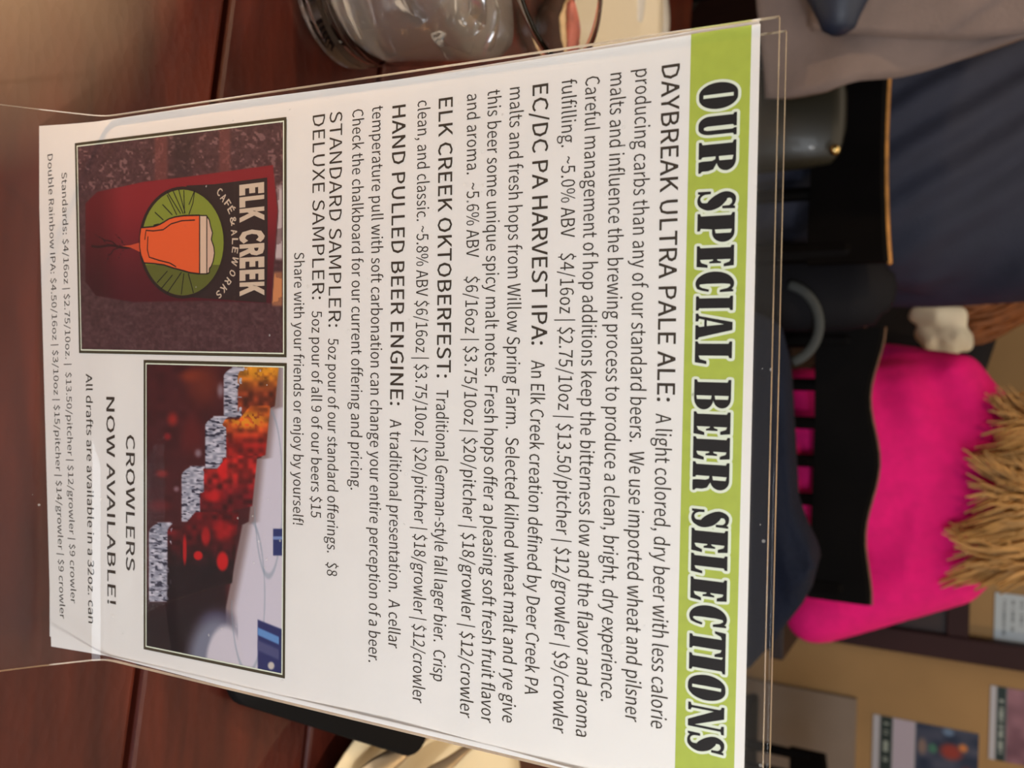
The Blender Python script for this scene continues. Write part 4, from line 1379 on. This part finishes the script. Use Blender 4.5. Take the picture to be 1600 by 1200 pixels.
# the hanging front of the cardigan: hem and slanting edge follow measured points
def drape(name, rows, mt, parent=None, th=.012, amp=.008, fq=9, nx_=30, ny=36):
    """rows: list of (left point, right point) from hem to top, world space"""
    v = []; f = []
    A = [(Vector(a), Vector(b)) for a, b in rows]
    for j in range(ny):
        t = j / (ny - 1) * (len(A) - 1); i_ = min(int(t), len(A) - 2); u = t - i_
        l = A[i_][0].lerp(A[i_ + 1][0], u); r_ = A[i_][1].lerp(A[i_ + 1][1], u)
        for k in range(nx_):
            s = k / (nx_ - 1)
            p = l.lerp(r_, s)
            p.y -= amp * math.sin(s * fq + t * 1.3) + .04 * math.sin(s * math.pi)
            v.append(p)
    for j in range(ny - 1):
        for k in range(nx_ - 1): f.append((j * nx_ + k, j * nx_ + k + 1, (j + 1) * nx_ + k + 1, (j + 1) * nx_ + k))
    o = obj(name, pydata(name, v, f), mt, parent, True)
    md = o.modifiers.new('s', 'SOLIDIFY'); md.thickness = th; md.offset = 0
    return o


YC = 1.10
rows = [(at(x, -260, YC + .02), at(x, yr, YC)) for x, yr in ((1195, 150), (1235, 152), (1290, 147), (1345, 128), (1400, 118), (1480, 96), (1560, 72), (1640, 50), (1760, 30))]
drape('cardigan', rows, taupe, tp_root, amp=.010, fq=11)
chair(-.95, 1.11, .38, .95, 'black chair of the taupe clad sitter at the far left', 4, .1)
rows2 = [(at(x, -260, YC - .03), at(x, yr, YC - .035)) for x, yr in ((1270, 50), (1330, 54), (1420, 57), (1520, 56), (1640, 45), (1760, 30))]
drape('cardigan_fold', rows2, taupe, tp_root, amp=.006, fq=7)
bag_m = mat('dark blue bag leather', (30, 40, 60), .5, noise=.1)
bg = empty('shoulder_bag', tuple(at(1310, -10, YC - .12)), 'dark blue rounded shoulder bag hanging in front of the taupe cardigan', 'bag')
bm = bmesh.new()
pb_ = at(1312, -14, YC - .12)
tube([pb_ + Vector((-.10, 0, 0)), pb_ + Vector((-.05, 0, 0)), pb_ + Vector((0, 0, 0)), pb_ + Vector((.028, 0, 0))], [(.03, .03), (.042, .035), (.036, .03), (.022, .02)], 18, bm=bm, up=(0, 0, 1))
obj('bag_body', bm, bag_m, bg, True)
bm = bmesh.new()
tube([pb_ + Vector((-.09, .0, .03)), pb_ + Vector((-.07, .01, .14)), pb_ + Vector((-.03, .0, .2)), pb_ + Vector((.0, .0, .12)), pb_ + Vector((.005, 0, .03))], [.004] * 5, 8, bm=bm)
obj('bag_strap', bm, bag_m, bg, True)

# --- person across the far table: white blouse, dark jacket, long brown hair
FY = 2.72
fx = at(1600, 440, FY).x
slate = mat('dark slate jacket', (34, 34, 42), .85)
whiteb = mat('white blouse', (255, 250, 232), .8, noise=.04)
brown_hair = mat('long brown hair', (140, 84, 44), .5, noise=.3, scale=70, stretch=(1, 1, .2))


def long_hair(W, Hc):
    bm = scalp(W, Hc, .1)
    r = random.Random(3)
    k0, k1, k2 = at(1640, 448, FY - .12), at(1530, 488, FY - .23), at(1478, 500, FY - .24)
    for k in range(150):
        o = Vector((r.uniform(-.05, .05), r.uniform(-.03, .03), r.uniform(-.01, .03)))
        ph = r.random() * 6; e = r.uniform(.8, 1.05)
        P_ = []
        for i_ in range(9):
            t = i_ / 8 * e
            p = k0 * (1 - t) ** 2 + k1 * 2 * t * (1 - t) + k2 * t * t
            P_.append(p + o * (1 + .5 * t) + Vector((.006 * math.sin(t * 8 + ph), 0, 0)))
        tube(P_, [(.008, .005)] * 6 + [(.006, .004), (.004, .003), (.001, .001)], 6, bm=bm)
    return bm


far_p = person((fx + .03, FY + .1, 0), math.pi, 'person in dark slate jacket and white scarf with long brown hair, facing us', slate, mat('dark skirt', (30, 28, 34), .8),
       long_hair, brown_hair, sc=1.02, sh_w=.18, chest=(.15, .105), elbows=[(-.23, .10, .83), (.23, .10, .86)], hands=[(-.14, .32, .84), (.12, .34, .82)])
scf = far_p[0]
dkj = mat('black jacket', (26, 24, 28), .8)
scarf_bm = bmesh.new()
YS = FY - .33
for (a_, b_, w0, w1) in (((1500, 500), (1428, 492), .035, .022), ((1498, 515), (1462, 556), .05, .03), ((1440, 520), (1470, 545), .022, .028), ((1475, 520), (1512, 540), .04, .02)):
    p_, q_ = at(*a_, YS), at(*b_, YS)
    tube([p_, p_.lerp(q_, .5) + Vector((0, -.012, 0)), q_], [(w0, .018), ((w0 + w1) / 2, .022), (w1, .014)], 12, bm=scarf_bm, up=(1, 0, 0))
sc_o = obj('scarf', remesh(scarf_bm, .006, 3), whiteb, scf, True); sc_o['label'] = 'bright white scarf ends'
# --- second far sitter in black
person((fx + .57, FY + .12, 0), math.pi, 'person in black facing us beyond the magenta sweater, left of the blonde hair', dkj, dkj, short_hair, mat('black hair', (20, 18, 18), .5), sc=1.05, sh_w=.2)

# far table between the sitters
ft = empty('dining_table', (-.05, 2.2, 0), 'far dark table between the woman in magenta and the sitters facing us', 'table')
obj('table_top', box_bm((-.05, 2.2, .735), (1.3, .44, .03), bevel=.004), dk, ft)
for x in (-.62, .52):
    for y in (2.03, 2.37): obj('leg', box_bm((x, y, .36), (.05, .05, .72)), dk, ft)
for lx in (fx + .03, fx + .57):
    chair(lx, FY + .36, .42, .95, 'black chair of the %s sitter facing us across the far table' % ('slate jacketed' if lx < fx + .2 else 'black clad'), 4, .1, face=-1)

# --- navy coat over a low chair just beyond our table, strap and handbag under the man's chair
coat_c = mat('dark slate navy coat', (24, 30, 46), .9, noise=.1, scale=20, spec=.2, bump=.3, bscale=120)
pts = [(1100, 470, 1040), (1150, 480, 1052), (1180, 490, 1045), (1200, 500, 1022), (1215, 512, 1012), (1228, 560, 985), (1240, 760, 965), (1255, 805, 945), (1268, 835, 920), (1274, 858, 890)]
coat = empty('coat', (.12, 1.3, .5), 'dark slate navy coat heaped over the low chair beyond the menu stand', 'coat')
v = []; f = []
CY = 1.27
K = 34
for x, y0, y1 in pts:
    a = at(x, y0, CY); b = at(x, y1, CY)
    for k in range(K):
        u = 2 * math.pi * k / K
        cx = (a.x + b.x) / 2; hw = (b.x - a.x) / 2
        v.append((cx + hw * math.cos(u), CY + .05 * math.sin(u) + .004 * math.sin(6 * u), (a.z + b.z) / 2))
for j in range(len(pts) - 1):
    for k in range(K): f.append((j * K + k, j * K + (k + 1) % K, (j + 1) * K + (k + 1) % K, (j + 1) * K + k))
f.append(tuple(range(K))[::-1]); f.append(tuple(range((len(pts) - 1) * K, len(pts) * K)))
obj('coat_body', pydata('coat', v, f), coat_c, coat, True)
zb = at(1100, 700, CY).z
stool = empty('low_chair', (.12, CY, 0), 'low black chair carrying the navy coat beyond the table', 'chair')
cxx = (at(1100, 470, CY).x + at(1100, 1040, CY).x) / 2
obj('seat', box_bm((cxx, CY, zb - .022), (.42, .34, .04), bevel=.01), black_w, stool, True)
for s in (-1, 1):
    for t in (-1, 1):
        bm = bmesh.new(); tube([(cxx + s * .19, CY + t * .14, .02), (cxx + s * .17, CY + t * .13, zb - .05)], [.014, .017], 8, bm=bm)
        obj('leg', bm, black_w, stool)

hb = empty('handbag', tuple(at(1250, 210, 1.22)), 'shiny dark olive handbag hanging under the rail with painted edge light', 'bag')
bm = bmesh.new()
a = at(1200, 150, 1.24); b = at(1316, 150, 1.24); c_ = at(1250, 268, 1.24)
hw = (c_.x - a.x) / 2 + .02; hx = (a.x + c_.x) / 2 - .02
tube([(hx, 1.235, a.z - .06), (hx, 1.235, a.z), (hx, 1.235, (a.z + b.z) / 2), (hx, 1.235, b.z - .012)], [(hw, .03), (hw, .036), (hw * .98, .032), (hw * .93, .02)], 22, bm=bm, up=(1, 0, 0))
olive_l = mat('dark olive patent leather', (36, 34, 24), .42, coat=.1)
obj('bag_body', bm, olive_l, hb, True)
bm = bmesh.new()
bmesh.ops.create_uvsphere(bm, u_segments=16, v_segments=10, radius=.0075, matrix=Matrix.Translation(at(1304, 234, 1.195)))  # bright ball added where a highlight sits on the bag
g_ = obj('highlight_ball', bm, mat('bright highlight metal', (240, 210, 140), .12, metal=1), hb, True); g_['label'] = 'small bright ball set in as a highlight on the bag'
# black backpack hanging between the two chairs, with its grey strap loop
bpk = empty('backpack', tuple(at(1250, 460, 1.40)), 'black backpack with grey strap loop hanging between the two black chairs', 'backpack')
bm = bmesh.new()
BY = 1.385
A_ = [(1120, 400, 512), (1170, 392, 516), (1250, 388, 518), (1330, 392, 516), (1372, 402, 508), (1384, 420, 492)]
tube([(at(x, y0, BY) + at(x, y1, BY)) / 2 for x, y0, y1 in A_], [((at(x, y1, BY).x - at(x, y0, BY).x) / 2, .028 if k < 5 else .015) for k, (x, y0, y1) in enumerate(A_)], 24, bm=bm, up=(1, 0, 0))
obj('backpack_body', bm, mat('black nylon', (16, 15, 20), .7, spec=.2), bpk, True)
hp_ = []
for k in range(17):
    t = k / 16; a = math.radians(-78 + 150 * t)
    hp_.append(at(1222 + 58 * math.cos(a), 506 + 62 * math.sin(a), BY - .042))
obj('backpack_strap', tube(hp_, [(.0075, .0025)] * 17, 8, up=(0, 0, 1)), mat('grey webbing', (58, 62, 62), .7), bpk, True)

# ================================================================== PENDANT LAMPS
lamp_glass = bpy.data.materials.new('lamp bulb'); lamp_glass.use_nodes = True
lb = lamp_glass.node_tree.nodes['Principled BSDF']
lb.inputs['Emission Color'].default_value = (1, .72, .38, 1); lb.inputs['Emission Strength'].default_value = 40
shade_m = mat('black enamel shade', (24, 22, 20), .4)


def pendant(x, y, z, power, label, col=(1, .70, .40)):
    r = empty('pendant_lamp', (x, y, ZT), label, 'lamp')
    obj('shade', lathe([(.015, .16), (.03, .15), (.06, .10), (.12, .03), (.125, .0), (.122, .0), (.115, .028), (.055, .095), (.02, .14), (.0, .145)], 40, (x, y, z)), shade_m, r, True)
    bm = bmesh.new(); bmesh.ops.create_uvsphere(bm, u_segments=20, v_segments=12, radius=.035, matrix=Matrix.Translation((x, y, z + .04)))
    obj('bulb', bm, lamp_glass, r, True)
    bm = bmesh.new(); tube([(x, y, z + .15), (x, y, ZT)], [.004, .004], 8, bm=bm, caps=False)
    obj('cord', bm, shade_m, r)
    l = bpy.data.lights.new('lamp_light', 'POINT'); l.energy = power; l.color = col; l.shadow_soft_size = .03
    o = bpy.data.objects.new('lamp_light', l); COL.objects.link(o); o.location = (x, y, z - .01); o.parent = r
    bpy.context.view_layer.update(); o.matrix_parent_inverse = r.matrix_world.inverted()


pendant(-.95, .15, 1.75, 16, 'black enamel pendant lamp hanging left of the plank table')
pendant(1.5, 2.3, 1.95, 9, 'black enamel pendant lamp hanging near the tan wall')

# ================================================================== ADDED CANDLE (unseen, left of the picture, put in to warm the sheet)
CD = (-.275, .10, TZ)
cn = empty('added_candle_jar', CD, 'unseen glass jar candle added left of the menu stand to warm the sheet', 'candle')
obj('added_jar', lathe([(0, .0005), (.028, .0005), (.031, .004), (.034, .055), (.0325, .0555), (.0295, .006), (0, .005)], 40, CD), clear_mat('added candle glass', 1.45), cn, True)
obj('added_wax', lathe([(0, .0055), (.028, .0065), (.0295, .020), (0, .020)], 32, CD), mat('cream added candle', (236, 218, 180), .5), cn, True)
fl_m = bpy.data.materials.new('added_flame'); fl_m.use_nodes = True
fb = fl_m.node_tree.nodes['Principled BSDF']; fb.inputs['Emission Color'].default_value = (1, .62, .25, 1); fb.inputs['Emission Strength'].default_value = 60
obj('added_flame', lathe([(0, .026), (.004, .030), (.0055, .037), (.0035, .047), (0, .056)], 16, CD), fl_m, cn, True)
obj('added_wick', tube([(CD[0], CD[1], TZ + .019), (CD[0], CD[1], TZ + .029)], [.0008, .0008], 6), flat('added_wick', (30, 26, 22)), cn)
l = bpy.data.lights.new('added_candle_light', 'POINT'); l.energy = 1.0; l.color = (1, .58, .28); l.shadow_soft_size = .008
o = bpy.data.objects.new('added_candle_light', l); COL.objects.link(o); o.location = (CD[0], CD[1], TZ + .068); o.parent = cn
bpy.context.view_layer.update(); o.matrix_parent_inverse = cn.matrix_world.inverted()

pendant(.36, -.16, 1.40, 11.5, 'unseen black enamel pendant lamp added right above the plank table to light the sheet', (.93, .96, 1))  # added lamp out of view, makes the top of the sheet brighter
dz = at(1338, 1150, YF).z; dx = at(1260, 1075, YF).x
struct('trim_4', box_bm(((dx + XR) / 2, YF - .012, dz / 2), (XR - dx, .022, dz), bevel=.004), mat('pale grey painted dado', (150, 136, 124), .6, noise=.12, scale=3), label='pale grey dado panel at the foot of the tan wall')
ct = at(1288, 1200, 2.7)
chair(ct.x + .13, 2.7, .34, ct.z, 'empty black chair in front of the pale grey dado', 4, .1, edge_tint=black_w)
